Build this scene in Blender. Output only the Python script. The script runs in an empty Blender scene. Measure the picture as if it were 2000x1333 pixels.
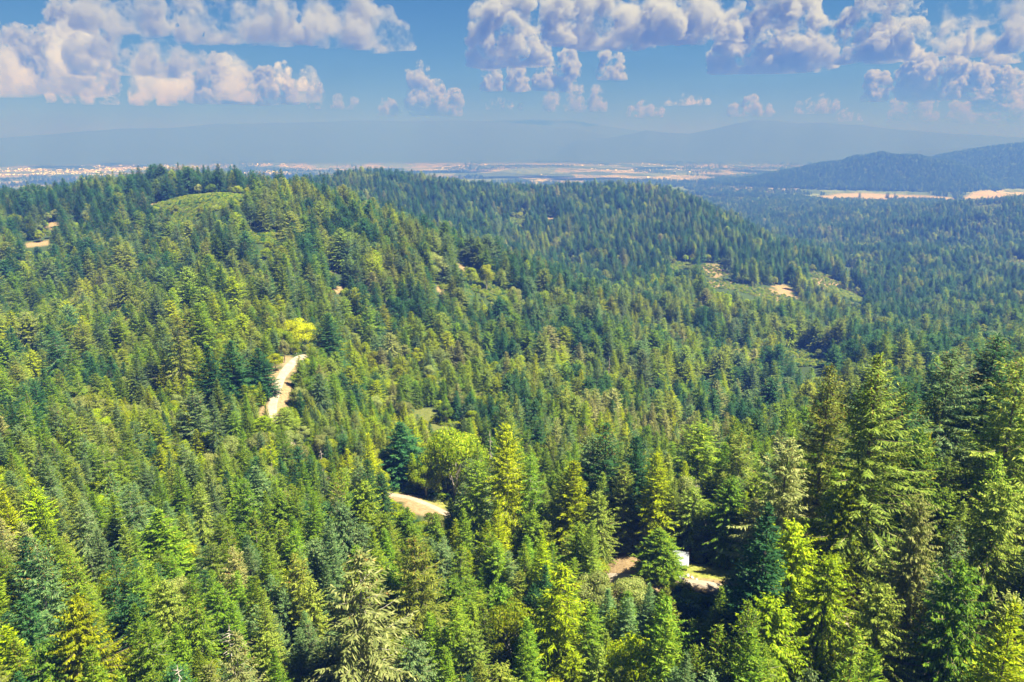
import bpy, bmesh, math, random
import numpy as np
from mathutils import Vector, Matrix, noise as mnoise

random.seed(7)
RNG = np.random.default_rng(11)
scene = bpy.context.scene
COL = scene.collection
R_ = math.radians

# ------------------------------------------------------------------ camera
FPX = 1428.0                         # focal length in pixels of a 2000 px wide picture
HOR = 285.0                          # row of the true horizon
PITCH = math.atan((666.5 - HOR) / FPX)
CAMZ = 300.0                         # the drone above the valley floor (z = 0)
CP, SP = math.cos(PITCH), math.sin(PITCH)
cam = bpy.data.cameras.new('camera')
cam.sensor_width = 36.0
cam.lens = 36.0 * FPX / 2000.0
cam.clip_start = 1.0
cam.clip_end = 150000.0
camo = bpy.data.objects.new('camera', cam)
COL.objects.link(camo)
camo.location = (0, 0, CAMZ)
camo.rotation_euler = (math.pi / 2 - PITCH, 0, 0)
scene.camera = camo


def ray(px, py):
    u = (px - 1000.0) / FPX
    v = (666.5 - py) / FPX
    return u, CP + v * SP, -SP + v * CP


def place(px, py, R):
    """the world point seen in direction (px, py) at horizontal range R"""
    x, y, z = ray(px, py)
    s = R / math.hypot(x, y)
    return x * s, y * s, CAMZ + z * s


def az_of(px, py=500):
    x, y, z = ray(px, py)
    return math.atan2(x, y)


def project(x, y, z):
    """numpy: world -> pixel of the 2000 px frame"""
    z = z - CAMZ
    d = y * CP - z * SP
    v = y * SP + z * CP
    return 1000.0 + FPX * x / d, 666.5 - FPX * v / d


# ------------------------------------------------------------------ helpers
def node_mat(name):
    m = bpy.data.materials.new(name)
    m.use_nodes = True
    nt = m.node_tree
    nt.nodes.clear()
    return m, nt, nt.nodes, nt.links


def tag(o, label=None, cat=None, group=None, kind=None):
    if label: o['label'] = label
    if cat: o['category'] = cat
    if group: o['group'] = group
    if kind: o['kind'] = kind
    return o


def mesh_np(name, V, faces, mats=None, midx=None, smooth=False):
    """V (n,3); faces: (m,k) int array or list of arrays with different k"""
    if isinstance(faces, np.ndarray): faces = [faces]
    me = bpy.data.meshes.new(name)
    me.vertices.add(len(V))
    me.vertices.foreach_set('co', np.ascontiguousarray(V, dtype=np.float32).ravel())
    nl = sum(f.size for f in faces)
    nf = sum(len(f) for f in faces)
    me.loops.add(nl)
    me.loops.foreach_set('vertex_index', np.concatenate([f.ravel() for f in faces]).astype(np.int32))
    me.polygons.add(nf)
    tot = np.concatenate([np.full(len(f), f.shape[1]) for f in faces]).astype(np.int32)
    st = np.concatenate([[0], np.cumsum(tot)[:-1]]).astype(np.int32)
    me.polygons.foreach_set('loop_start', st)
    me.polygons.foreach_set('loop_total', tot)
    if midx is not None: me.polygons.foreach_set('material_index', np.asarray(midx, dtype=np.int32))
    if smooth: me.polygons.foreach_set('use_smooth', np.ones(nf, dtype=bool))
    for m in (mats or []): me.materials.append(m)
    me.update(calc_edges=True)
    me.validate()
    return me


def link(name, me, parent=None):
    o = bpy.data.objects.new(name, me)
    COL.objects.link(o)
    if parent: o.parent = parent
    return o


def vnoise(x, y, s, seed=0):
    """smooth value noise in 0..1 (numpy)"""
    x = np.asarray(x) / s + seed * 17.31; y = np.asarray(y) / s - seed * 9.77
    ix = np.floor(x).astype(np.int64); iy = np.floor(y).astype(np.int64)
    fx = x - ix; fy = y - iy
    fx = fx * fx * (3 - 2 * fx); fy = fy * fy * (3 - 2 * fy)
    def h(a, b):
        n = (a * 374761393 + b * 668265263 + seed * 974634) & 0xffffffff
        n = ((n ^ (n >> 13)) * 1274126177) & 0xffffffff
        return ((n ^ (n >> 16)) & 0xffff) / 65535.0
    return (h(ix, iy) * (1 - fx) + h(ix + 1, iy) * fx) * (1 - fy) + (h(ix, iy + 1) * (1 - fx) + h(ix + 1, iy + 1) * fx) * fy


def fbm(x, y, s, seed=0, oct=3):
    t = 0; a = 1.0; n = 0
    for k in range(oct):
        t = t + a * vnoise(x, y, s / 2 ** k, seed + k); n += a; a *= 0.5
    return t / n


def smooth(a, b, x):
    t = np.clip((x - a) / (b - a), 0, 1)
    return t * t * (3 - 2 * t)


# ------------------------------------------------------------------ light, sky, haze
SUN_AZ, SUN_EL = R_(108), R_(59)
sun = bpy.data.lights.new('sun', 'SUN')
sun.energy = 5.0
sun.angle = R_(0.53)
sun.color = (1.0, 0.97, 0.92)
suno = bpy.data.objects.new('sun', sun)
COL.objects.link(suno)
SD = Vector((math.sin(SUN_AZ) * math.cos(SUN_EL), math.cos(SUN_AZ) * math.cos(SUN_EL), math.sin(SUN_EL)))
suno.rotation_euler = SD.to_track_quat('Z', 'Y').to_euler()
suno.location = (300, -300, 900)

world = bpy.data.worlds.new('World')
scene.world = world
world.use_nodes = True
wn, wl = world.node_tree.nodes, world.node_tree.links
wn.clear()
sky = wn.new('ShaderNodeTexSky')
sky.sky_type = 'NISHITA'
sky.sun_disc = False
sky.sun_elevation = SUN_EL
sky.sun_rotation = SUN_AZ
sky.altitude = 1500
sky.air_density = 0.75
sky.dust_density = 0.0
sky.ozone_density = 4.0
hsv = wn.new('ShaderNodeHueSaturation')
hsv.inputs['Saturation'].default_value = 1.32
hsv.inputs['Value'].default_value = 0.20
hsv.inputs['Hue'].default_value = 0.482
bg = wn.new('ShaderNodeBackground')
bg.inputs['Strength'].default_value = 0.06
wo = wn.new('ShaderNodeOutputWorld')
wl.new(sky.outputs[0], hsv.inputs['Color'])
wl.new(hsv.outputs[0], bg.inputs['Color'])
wl.new(bg.outputs[0], wo.inputs['Surface'])

HAZE_TOP = CAMZ + 720.0
m, nt, N, L = node_mat('haze_air')
pv = N.new('ShaderNodeVolumePrincipled')
pv.inputs['Color'].default_value = (0.034, 0.086, 0.345, 1)
pv.inputs['Absorption Color'].default_value = (0.68, 0.46, 0.0, 1)
pv.inputs['Density'].default_value = 3.3e-4
pv.inputs['Anisotropy'].default_value = 0.0
om = N.new('ShaderNodeOutputMaterial')
L.new(pv.outputs[0], om.inputs['Volume'])
bx0, bx1, by0, by1, bz0, bz1 = -48000., 48000., -9000., 48000., -60.0, HAZE_TOP
V = np.array([(x, y, z) for z in (bz0, bz1) for y in (by0, by1) for x in (bx0, bx1)])
Fq = np.array([(0, 2, 3, 1), (4, 5, 7, 6), (0, 1, 5, 4), (2, 6, 7, 3), (0, 4, 6, 2), (1, 3, 7, 5)])
haze = link('haze', mesh_np('haze', V, Fq, [m]))
tag(haze, 'blue summer haze filling the air over the valley', 'haze', kind='stuff')

# ------------------------------------------------------------------ render settings
scene.view_settings.view_transform = 'Standard'
scene.view_settings.look = 'None'
scene.view_settings.exposure = 2.35
scene.view_settings.gamma = 1.0
cy = scene.cycles
cy.max_bounces = 12
cy.diffuse_bounces = 2
cy.glossy_bounces = 1
cy.transmission_bounces = 2
cy.transparent_max_bounces = 8
cy.volume_bounces = 3
cy.use_denoising = True
cy.sample_clamp_indirect = 6.0
# ------------------------------------------------------------------ clouds
def cloud_mat(name, dens, col=(1, 1, 1), scale=1 / 280.0, lo=0.455, hi=0.63):
    m, nt, N, L = node_mat(name)
    pv = N.new('ShaderNodeVolumePrincipled')
    pv.inputs['Color'].default_value = (*col, 1)
    pv.inputs['Anisotropy'].default_value = 0.2
    tc = N.new('ShaderNodeTexCoord')
    nz = N.new('ShaderNodeTexNoise')
    nz.inputs['Scale'].default_value = scale
    nz.inputs['Detail'].default_value = 6.0
    nz.inputs['Roughness'].default_value = 0.64
    L.new(tc.outputs['Object'], nz.inputs['Vector'])
    mr = N.new('ShaderNodeMapRange')
    mr.interpolation_type = 'SMOOTHSTEP'
    mr.inputs['From Min'].default_value = lo
    mr.inputs['From Max'].default_value = hi
    mr.inputs['To Min'].default_value = 0.0
    mr.inputs['To Max'].default_value = dens
    L.new(nz.outputs[0], mr.inputs['Value'])
    L.new(mr.outputs[0], pv.inputs['Density'])
    om = N.new('ShaderNodeOutputMaterial')
    L.new(pv.outputs[0], om.inputs['Volume'])
    m.cycles.volume_step_rate = 0.35
    return m


CL_M = {'thick': cloud_mat('cloud_vapour_thick', 0.029, (.46,.47,.40)), 'mid': cloud_mat('cloud_vapour', 0.0145, (.42,.43,.375), lo=.47), 'thin': cloud_mat('cloud_vapour_thin', 0.006, (.76,.75,.71), lo=.47), 'veil': cloud_mat('cloud_vapour_veil', 0.0014, (.74,.74,.72), 1 / 750.0, lo=.40, hi=.62)}


def cloud(label, x0, x1, ytop, ybase, lobes=None, mat='thick', hb=1250.0, seed=0, depth=0.7, rough=1.0):
    """a cumulus with a flat base; lobes: (px, py of top, radius px)"""
    rng = random.Random(seed)
    elev = (HOR - ybase) / FPX
    xm = (x0 + x1) / 2
    cx, cy_, cz = place(xm, ybase, 1000.0)
    e = (cz - CAMZ) / 1000.0
    R = hb / e
    mpp = R / FPX / 1.02
    X, Y, Z = place(xm, ybase, R)
    a = math.atan2(X, Y)
    W = (x1 - x0) * mpp
    Hh = (ybase - ytop) * mpp
    D = max(min(W * depth, 2600), Hh * 0.8)
    puffs = []
    if not lobes:
        n = max(2, int((x1 - x0) / (0.55 * (ybase - ytop) + 1)))
        lobes = []
        for i in range(n):
            t = (i + 0.5) / n + rng.uniform(-0.3, 0.3) / n
            edge = 1 - abs(2 * t - 1) ** 2
            h = (ybase - ytop) * (0.45 + 0.55 * edge * rng.uniform(0.6, 1.0))
            lobes.append((x0 + t * (x1 - x0), ybase - h, h * rng.uniform(0.45, 0.6)))
        k = max(range(n), key=lambda i: -lobes[i][1])
        lobes[k] = (lobes[k][0], ytop, lobes[k][2])
    for (lx, ly, lr) in lobes:
        r = lr * mpp * 0.77
        x = (lx - xm) * mpp
        ztop = (ybase - ly) * mpp
        zc = ztop - r
        y0 = rng.uniform(-0.15, 0.15) * D
        puffs.append((x, y0, zc, r))
        # stack down to the base and sideways in depth
        z = zc
        while z > r * 0.35:
            z -= r * 0.75
            puffs.append((x + rng.uniform(-.3, .3) * r, y0 + rng.uniform(-.3, .3) * r, max(z, r * .3), r * rng.uniform(.95, 1.15)))
        for k in range(5):
            an = rng.uniform(0, 2 * math.pi); q = rng.uniform(.5, .85)
            puffs.append((x + math.cos(an) * r * q, y0 + math.sin(an) * min(D * .45, r * 1.3), rng.uniform(.15, 1) * max(zc, r * .3), r * rng.uniform(.38, .62)))
    bm = bmesh.new()
    for (x, y, z, r) in puffs:
        mtx = Matrix.Translation((x, y, z)) @ Matrix.Diagonal((r, r, r * .92, 1))
        bmesh.ops.create_icosphere(bm, subdivisions=3, radius=1.0, matrix=mtx)
    me0 = bpy.data.meshes.new('cloud_raw')
    bm.to_mesh(me0); bm.free()
    tmp = bpy.data.objects.new('cloud_raw', me0)
    COL.objects.link(tmp)
    md = tmp.modifiers.new('r', 'REMESH'); md.mode = 'VOXEL'; md.voxel_size = max(W, Hh) / 110.0; md.use_smooth_shade = True
    dg = bpy.context.evaluated_depsgraph_get()
    me = bpy.data.meshes.new_from_object(tmp.evaluated_get(dg))
    bpy.data.objects.remove(tmp); bpy.data.meshes.remove(me0)
    n = len(me.vertices)
    co = np.empty(n * 3, dtype=np.float32); me.vertices.foreach_get('co', co); co = co.reshape(-1, 3)
    no = np.empty(n * 3, dtype=np.float32); me.vertex_normals.foreach_get('vector', no); no = no.reshape(-1, 3)
    rm = float(np.mean([p[3] for p in puffs]))
    off = Vector((seed * 3.7, seed * 1.3, 0))
    disp = np.empty(n)
    s0 = 0.45 / rm; s1 = 1.05 / rm; s2 = 2.6 / rm; s3 = 6.5 / rm
    for i in range(n):
        p = Vector(co[i])
        w = Vector(mnoise.noise_vector(p * s1 + off)) * rm * .35      # warped so that no lobe stays round
        q = p + w
        b0 = mnoise.noise(q * s0 + off)
        b1 = 1 - 2 * abs(mnoise.noise(q * s1 + off))
        b2 = 1 - 2 * abs(mnoise.noise(q * s2 + off))
        b3 = 1 - 2 * abs(mnoise.noise(q * s3 + off))
        disp[i] = rm * rough * (0.45 * b0 + 0.36 * (b1 - .5) + 0.24 * (b2 - .5) + 0.12 * (b3 - .5))
    co = co + no * disp[:, None]
    zl = 0.06 * rm * np.array([mnoise.noise(Vector((c[0], c[1], 0)) * s1 * 1.4) for c in co])
    low = co[:, 2] < zl
    co[low, 2] = zl[low] + (co[low, 2] - zl[low]) * 0.12     # flattened base
    me.vertices.foreach_set('co', co.astype(np.float32).ravel())
    me.materials.clear(); me.materials.append(CL_M[mat])
    me.update()
    o = link('cloud', me)
    o.location = (X, Y, Z)
    o.rotation_euler = (0, 0, -a)
    tag(o, label, 'cloud', 'cumulus clouds over the valley')
    return o


CLOUDS = [
    ('broad flat based grey cloud along the top left edge of the sky', 205, 780, -25, 82, [(260, 20, 45), (330, 5, 50), (400, -5, 50), (470, -15, 55), (540, -20, 60), (610, -20, 55), (680, -15, 55), (730, 0, 42), (760, 28, 24), (776, 48, 14)], 'mid', 860, 1),
    ('tall white cumulus tower just left of the big top centre cloud', 912, 1085, -20, 128, [(965, -5, 55), (1010, -15, 45), (950, 40, 40), (1040, 40, 40), (1000, 60, 50)], 'thick', 860, 2),
    ('wide grey and white cloud at the top centre', 1055, 1425, -30, 88, [(1100, 0, 40), (1160, -20, 55), (1230, -25, 60), (1300, -25, 60), (1365, -10, 50), (1405, 15, 28)], 'thick', 860, 3),
    ('largest heaped cumulus right of centre with brilliant white shoulder', 1383, 1605, -20, 140, [(1440, 35, 40), (1500, -10, 55), (1540, 0, 45), (1420, 85, 38), (1480, 70, 50), (1550, 60, 50), (1585, 60, 26)], 'thick', 860, 4),
    ('grey upright cloud between the heaped cumulus and the right bank', 1628, 1755, -10, 120, [(1660, 30, 34), (1700, 0, 45), (1735, 0, 35), (1680, 60, 40)], 'thick', 860, 5),
    ('long white cumulus bank near the right edge', 1728, 1990, 38, 108, [(1755, 45, 32), (1800, 48, 34), (1850, 55, 34), (1900, 50, 32), (1945, 55, 28)], 'thick', 860, 6),
    ('white cloud cut by the top right corner', 1862, 2060, -30, 46, None, 'mid', 860, 7),
    ('puffy cloud at the right edge under the white bank', 1968, 2060, 50, 120, None, 'thick', 860, 8),
    ('grey cumulus cluster at the far left with a pale top', -60, 178, 25, 180, [(130, 30, 45), (60, 80, 45), (-10, 40, 50), (150, 100, 35), (90, 95, 50), (0, 110, 50)], 'mid', 1300, 9),
    ('low rounded cloud beneath the broad top left cloud', 150, 382, 62, 148, [(185, 85, 30), (235, 66, 38), (285, 75, 36), (335, 85, 30), (365, 95, 20), (300, 108, 25)], 'mid', 860, 10),
    ('white topped cumulus group above the left hills', 318, 560, 112, 203, [(345, 172, 18), (400, 140, 28), (435, 113, 26), (470, 140, 28), (512, 133, 27), (545, 150, 18)], 'thick', 1150, 11),
    ('faint grey puff right of the white topped cumulus group', 535, 625, 125, 178, None, 'thin', 1500, 12),
    ('small low cloud left of centre near the horizon', 588, 705, 158, 213, [(620, 162, 18), (660, 185, 14), (690, 190, 11)], 'mid', 860, 13),
    ('tiny round cloudlet above the middle cumulus', 795, 838, 118, 141, None, 'mid', 1900, 14),
    ('middle cumulus with a rounded white crown', 735, 912, 143, 226, [(760, 193, 20), (820, 145, 30), (850, 160, 26), (885, 175, 20)], 'thick', 860, 15),
    ('lumpy pale cloud under the tall cumulus tower', 935, 1135, 100, 178, [(965, 130, 25), (1010, 128, 27), (1060, 130, 22), (1105, 102, 24), (1085, 130, 24)], 'thick', 1300, 16),
    ('double lobed white cloudlet right of the tower', 1158, 1232, 97, 156, [(1180, 98, 18), (1205, 105, 18), (1195, 128, 18)], 'thick', 1550, 17),
    ('cream cumulus low over the far fields', 1052, 1192, 160, 218, [(1080, 180, 20), (1125, 163, 22), (1165, 170, 20)], 'mid', 860, 18),
    ('small bright cloudlet low above the tan fields', 1225, 1298, 198, 229, None, 'thick', 860, 19),
    ('thin flat cloudlet left of the low bright puff', 1298, 1385, 182, 206, None, 'thin', 860, 20),
    ('low bright puff under the heaped cumulus', 1430, 1502, 188, 228, None, 'thick', 860, 21),
    ('faint low puff over the dark wooded hill', 1548, 1632, 188, 222, None, 'mid', 860, 22),
    ('smallest puff close to the horizon at right', 1638, 1682, 213, 237, None, 'mid', 860, 23),
    ('grey heaped cloud below the long white bank', 1700, 1905, 112, 195, [(1730, 140, 24), (1790, 113, 34), (1840, 120, 32), (1880, 135, 24)], 'thick', 1350, 24),
    ('tall cream cloud near the right edge', 1905, 1985, 125, 218, [(1930, 128, 24), (1955, 150, 24), (1970, 190, 16)], 'thick', 1150, 25),
    ('low broken cloud above the right hills', 1735, 1860, 180, 236, None, 'mid', 860, 26),
    ('pale low cloud at the right edge by the horizon', 1890, 2040, 185, 240, None, 'mid', 860, 27),
    ('low pale streak of cloud at the left near the horizon', 130, 330, 168, 205, None, 'thin', 860, 28),
    ('thin wisp of cloud left of the middle cumulus', 940, 1020, 190, 214, None, 'thin', 860, 29),
    ('thin grey veil of cloud behind the left cumulus', -150, 640, 70, 190, [(-60, 90, 60), (60, 85, 60), (180, 80, 60), (300, 90, 55), (420, 105, 45), (540, 120, 35)], 'veil', 1150, 41),
]
for (lab, a0, a1, yt, yb, lob, mt, hb, sd) in CLOUDS:
    cloud(lab, a0, a1, yt, yb, lob, mt, hb, sd)
# ------------------------------------------------------------------ terrain
# ground heights read along lines of sight: (px, py of the canopy top, range m, tree height m)
CTRL = [
 (-150,1300,115,24),(-150,1000,175,22),(-150,800,270,22),(-150,650,480,22),(-150,520,640,24),(-150,440,800,24),(-150,388,950,24),
 (0,1300,115,24),(0,1150,140,22),(0,1000,175,22),(0,850,240,22),(0,740,340,22),(0,650,500,22),(0,560,640,24),(0,470,780,24),(0,380,960,24),
 (200,1300,115,24),(200,1100,145,22),(200,900,215,22),(200,760,310,22),(200,680,400,22),(200,600,540,22),(200,500,690,24),(200,410,850,24),(190,356,960,24),
 (320,333,1000,24),(320,420,830,22),
 (400,1300,112,24),(400,1100,145,22),(400,900,215,22),(400,780,285,22),(400,690,345,22),(400,600,420,22),(400,500,570,22),(400,420,720,18),(400,360,860,4),(440,336,1000,24),(485,352,930,24),
 (560,1300,112,24),(560,1100,145,22),(560,900,215,22),(545,750,320,0),(585,690,375,0),(560,600,430,22),(560,480,610,22),(560,400,720,22),(580,339,820,24),
 (700,1300,112,26),(700,1100,145,17),(700,920,225,11),(700,800,300,20),(700,700,375,22),(700,600,460,22),(700,500,590,22),(700,430,710,22),(690,372,810,24),(700,332,1420,26),(765,402,730,22),(895,447,700,22),(965,482,690,22),(1035,503,690,24),(1175,568,680,24),
 (850,1300,112,18),(850,1130,150,14),(800,968,225,0),(820,1000,212,0),(850,880,265,14),(850,780,325,16),(850,680,405,20),(850,590,500,22),(850,520,600,22),(840,455,700,22),(850,400,1250,26),(850,350,1460,26),
 (1000,1300,112,16),(1000,1130,150,16),(1000,960,215,13),(1000,840,290,14),(1000,740,370,22),(1000,650,480,22),(1000,560,640,24),(985,474,1060,26),(1000,420,1280,26),(1000,362,1500,26),
 (1230,1092,168,0),(1200,1300,112,14),(1200,960,215,12),(1200,850,285,17),(1200,750,370,24),(1200,650,510,24),(1200,530,1000,26),(1200,470,1150,26),(1200,400,1400,26),(1200,360,1530,26),
 (1320,1112,165,0),(1370,1142,156,0),(1400,1300,110,12),(1400,1000,190,9),(1400,880,260,17),(1400,790,360,24),(1400,700,520,24),(1400,620,710,26),(1450,560,880,2),(1400,500,1080,26),(1290,366,1560,26),(1350,374,1560,26),(1400,392,1540,26),
 (1550,1180,125,4),(1550,1000,155,20),(1550,880,220,18),(1550,790,340,26),(1550,720,510,24),(1550,650,720,24),(1550,590,900,26),(1550,530,1080,26),(1540,470,1300,26),(1500,440,1430,26),
 (1650,1215,120,0),(1720,690,130,47),(1700,660,520,24),(1700,630,740,24),(1700,596,960,24),(1700,560,1180,24),(1640,500,1280,24),(1640,540,1120,22),(1720,480,1700,24),(1700,440,2050,24),(1700,412,2450,24),(1650,397,2650,26),(1560,394,2750,26),(1500,406,2800,26),(1470,420,2700,26),
 (1850,685,150,42),(1850,1300,100,30),(1850,600,1000,24),(1850,545,1250,24),(1850,480,1680,24),(1850,430,2100,24),(1840,393,2600,28),
 (2000,645,165,42),(2000,1300,95,30),(2000,590,1000,24),(2000,540,1260,24),(2000,470,1720,24),(2000,420,2150,24),(2000,373,2550,28),
 (2150,650,170,42),(2150,1300,95,30),(2150,590,1000,24),(2150,540,1260,24),(2150,470,1720,24),(2150,420,2150,24),(2150,374,2550,28),
]
# hidden ground behind ridges and under the drone: (px, range, height relative to the camera)
HID = [(p, 1350, -125) for p in (-150, 0, 200, 400)] + [(p, 2100, -235) for p in (-150, 0, 200, 400, 600, 850, 1000, 1200, 1350)] + \
      [(580, 980, -78), (700, 1000, -118), (780, 930, -130), (700, 1850, -175), (850, 900, -142), (850, 1850, -180), (965, 880, -155), (1035, 880, -165), (1175, 850, -190), (1000, 1900, -190), (1200, 1950, -195), (1400, 1850, -268), (1450, 1750, -272), (1500, 1650, -268), (1550, 1600, -272), (1350, 1900, -262), (1430, 2200, -282)] + \
      [(p, 3100, -300) for p in (-150, 200, 550, 900, 1200, 1400, 1550, 1700, 1850, 2000, 2150)] + \
      [(p, 55, -84) for p in (-150, 200, 550, 900, 1250, 1600, 2000, 2150)] + \
      [(1700, 210, -92), (1700, 320, -120), (1850, 260, -100), (1850, 500, -150), (1850, 780, -195), (2000, 300, -102), (2000, 520, -150), (2000, 780, -190), (2150, 300, -102), (2150, 520, -150)] + \
      [(p, 3100, -300) for p in (-500, 2500)] + [(-500, 120, -80), (-500, 400, -105), (-500, 1000, -90), (2500, 120, -80), (2500, 500, -130), (2500, 1200, -200), (2500, 2500, -150)]

far_out = lambda R: R if R < 850 else 850 + (R - 850) * 1.5          # farther ridges stand deeper in the haze
CTRL = [(px, py, far_out(R), h * (1.15 if R > 1000 else 1.28 if R > 450 and h > 10 else 1)) for px, py, R, h in CTRL]
HID = [(px, far_out(R), z) for px, R, z in HID]
pts = []
for (px, py, R, h) in CTRL:
    x, y, z = place(px, py, R)
    pts.append((math.atan2(x, y), math.log(R), z - CAMZ - h))
for (px, R, z) in HID:
    pts.append((az_of(px), math.log(R), max(z, -285)))
pts = np.array(pts)
AS, RS = R_(12.0), 0.42


def _u(r2):
    return np.where(r2 > 1e-12, r2 * np.log(r2 + 1e-12), 0.0)


_q = np.stack([pts[:, 0] / AS, pts[:, 1] / RS], 1)
_n = len(_q)
_d2 = ((_q[:, None] - _q[None]) ** 2).sum(2)
_A = np.zeros((_n + 3, _n + 3))
_A[:_n, :_n] = _u(_d2) + np.eye(_n) * 0.12
_A[:_n, _n] = 1; _A[:_n, _n + 1:] = _q
_A[_n, :_n] = 1; _A[_n + 1:, :_n] = _q.T
_w = np.linalg.solve(_A, np.concatenate([pts[:, 2], [0, 0, 0]]))


def tps(az, lr):
    out = np.empty(az.size)
    qa, ql = az.ravel() / AS, lr.ravel() / RS
    for s in range(0, az.size, 20000):
        e = slice(s, s + 20000)
        d2 = (qa[e, None] - _q[None, :, 0]) ** 2 + (ql[e, None] - _q[None, :, 1]) ** 2
        out[e] = _u(d2) @ _w[:_n] + _w[_n] + qa[e] * _w[_n + 1] + ql[e] * _w[_n + 2]
    return out.reshape(az.shape)


# far ridges: crest line in the picture, range, front and back width (in ln range)
RIDGES = [
 ([(1270,395),(1330,372),(1400,357),(1440,355),(1475,350),(1520,340),(1560,334),(1600,323),(1640,319),(1665,310),(1700,307),(1722,303),(1748,309),(1790,309),(1820,316),(1850,319),(1880,331),(1910,340),(1945,366),(1990,400)], 5950, 0.088, 0.12),
 ([(1640,372),(1700,345),(1780,330),(1830,308),(1880,300),(1930,292),(2000,285),(2150,276)], 7200, 0.12, 0.14),
 ([(1600,330),(1700,312),(1780,296),(1830,291),(1880,290),(1930,290),(2100,284)], 9600, 0.12, 0.1),
 ([(-250,285),(-100,277),(0,270),(100,263),(180,256),(250,252),(330,250),(420,245),(520,242),(600,241),(700,238),(800,237),(900,236),(960,239),(1020,244),(1080,250),(1150,258),(1230,276),(1300,300)], 15300, 0.2, 0.2),
 ([(1000,330),(1060,300),(1130,276),(1190,270),(1230,262),(1262,254),(1300,257),(1345,260),(1390,252),(1430,243),(1475,236),(1520,238),(1560,243),(1620,240),(1680,245),(1740,253),(1800,258),(1900,264),(2000,270),(2150,275)], 13600, 0.15, 0.15),
 ([(850,240),(950,238),(1050,236),(1120,238),(1170,246),(1220,252),(1300,262),(1400,270)], 19500, 0.12, 0.1),
]

NA, NR = 860, 660
AZ0, AZ1 = R_(-62), R_(62)
LR0, LR1 = math.log(38.0), math.log(44000.0)
az_g = np.linspace(AZ0, AZ1, NA)
lr_g = np.linspace(LR0, LR1, NR)
AZ, LR = np.meshgrid(az_g, lr_g, indexing='ij')
RG = np.exp(LR)
GX, GY = RG * np.sin(AZ), RG * np.cos(AZ)
azc = np.clip(AZ, az_of(-500), az_of(2500))
Hn = tps(azc, np.minimum(LR, math.log(4400)))
Hn = Hn + (9 * smooth(1000, 1500, RG) + 14 * smooth(1900, 2600, RG)) * (fbm(GX, GY, 430.0, 14, 3) - 0.5) * 2 + 30 * smooth(1350, 1900, RG) * (0.28 - np.abs(2 * fbm(GX + .5 * GY, GY, 760.0, 19, 2) - 1))
amp = 0.6 + 5.5 * smooth(250, 1200, RG)
Hn = Hn + amp * (fbm(GX, GY, 170.0, 3) - 0.5) * 2 + 1.2 * smooth(170, 300, RG) * (fbm(GX, GY, 35.0, 9) - 0.5)
floor = -CAMZ + 5.0 * (fbm(GX, GY, 1500.0, 21) - 0.5)
# low rolling ground under the tan fields
def bump(px, R, dz, wa, wr):
    return dz * np.exp(-((AZ - az_of(px, 330)) / R_(wa)) ** 2 - ((LR - math.log(R)) / wr) ** 2)
floor = floor + bump(1090, 9400, 46, 5.0, .10) + bump(1400, 9400, 34, 4.5, .08) + bump(950, 10500, 38, 4, .08) + bump(1230, 10900, 42, 5, .07)
t = smooth(math.log(3650), math.log(4400), LR)
HT = Hn * (1 - t) + floor * t
for (cr, Rc, wf, wb) in RIDGES:
    a = np.array([az_of(p, q) for p, q in cr])
    zc = []
    for p, q in cr:
        x, y, z = place(p, q, Rc)
        zc.append(z - CAMZ + CAMZ)            # height above the floor
    zc = np.maximum(np.array(zc), 0.0)
    hz = np.interp(az_g, a, zc, left=0.0, right=zc[-1] if cr[-1][0] > 2000 else 0.0)
    if cr[0][0] < 0: hz = np.where(az_g < a[0], zc[0], hz)
    hz = hz[:, None] * np.ones_like(LR)
    d = LR - math.log(Rc)
    sec = np.where(d < 0, np.exp(-(d / wf) ** 2 * 1.4), np.exp(-(d / wb) ** 2))
    nf = 1 + ((0.5 * (fbm(GX, GY, Rc * .09, 31, 5) - 0.5)) * (.25 + .75 * smooth(0.0, 1.2, np.abs(d) / wf)))
    HT = np.maximum(HT, -CAMZ + hz * sec * nf + 3 * (fbm(GX, GY, 300., 5) - .5))
HG = HT + CAMZ                                 # world z of the ground


def gsample(G, x, y):
    x = np.asarray(x, float); y = np.asarray(y, float)
    a = (np.arctan2(x, y) - AZ0) / (AZ1 - AZ0) * (NA - 1)
    r = (0.5 * np.log(x * x + y * y + 1e-9) - LR0) / (LR1 - LR0) * (NR - 1)
    a = np.clip(a, 0, NA - 1.001); r = np.clip(r, 0, NR - 1.001)
    ia = a.astype(int); ir = r.astype(int); fa = a - ia; fr = r - ir
    return (G[ia, ir] * (1 - fa) + G[ia + 1, ir] * fa) * (1 - fr) + (G[ia, ir + 1] * (1 - fa) + G[ia + 1, ir + 1] * fa) * fr


def ground(x, y):
    return gsample(HG, x, y)


def hit(px, py, h=0.0, r0=60., r1=40000.):
    """where the line of sight (px, py) first meets the ground (lifted by h); world x, y, z"""
    u, v, w = ray(px, py)
    s = math.hypot(u, v)
    rr = np.exp(np.linspace(math.log(r0), math.log(r1), 6000))
    zz = CAMZ + w / s * rr
    g = ground(u / s * rr, v / s * rr) + h
    k = np.argmax(zz <= g)
    if zz[k] > g[k]: k = len(rr) - 1
    R = rr[k]
    return u / s * R, v / s * R, float(g[k] - h)


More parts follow.
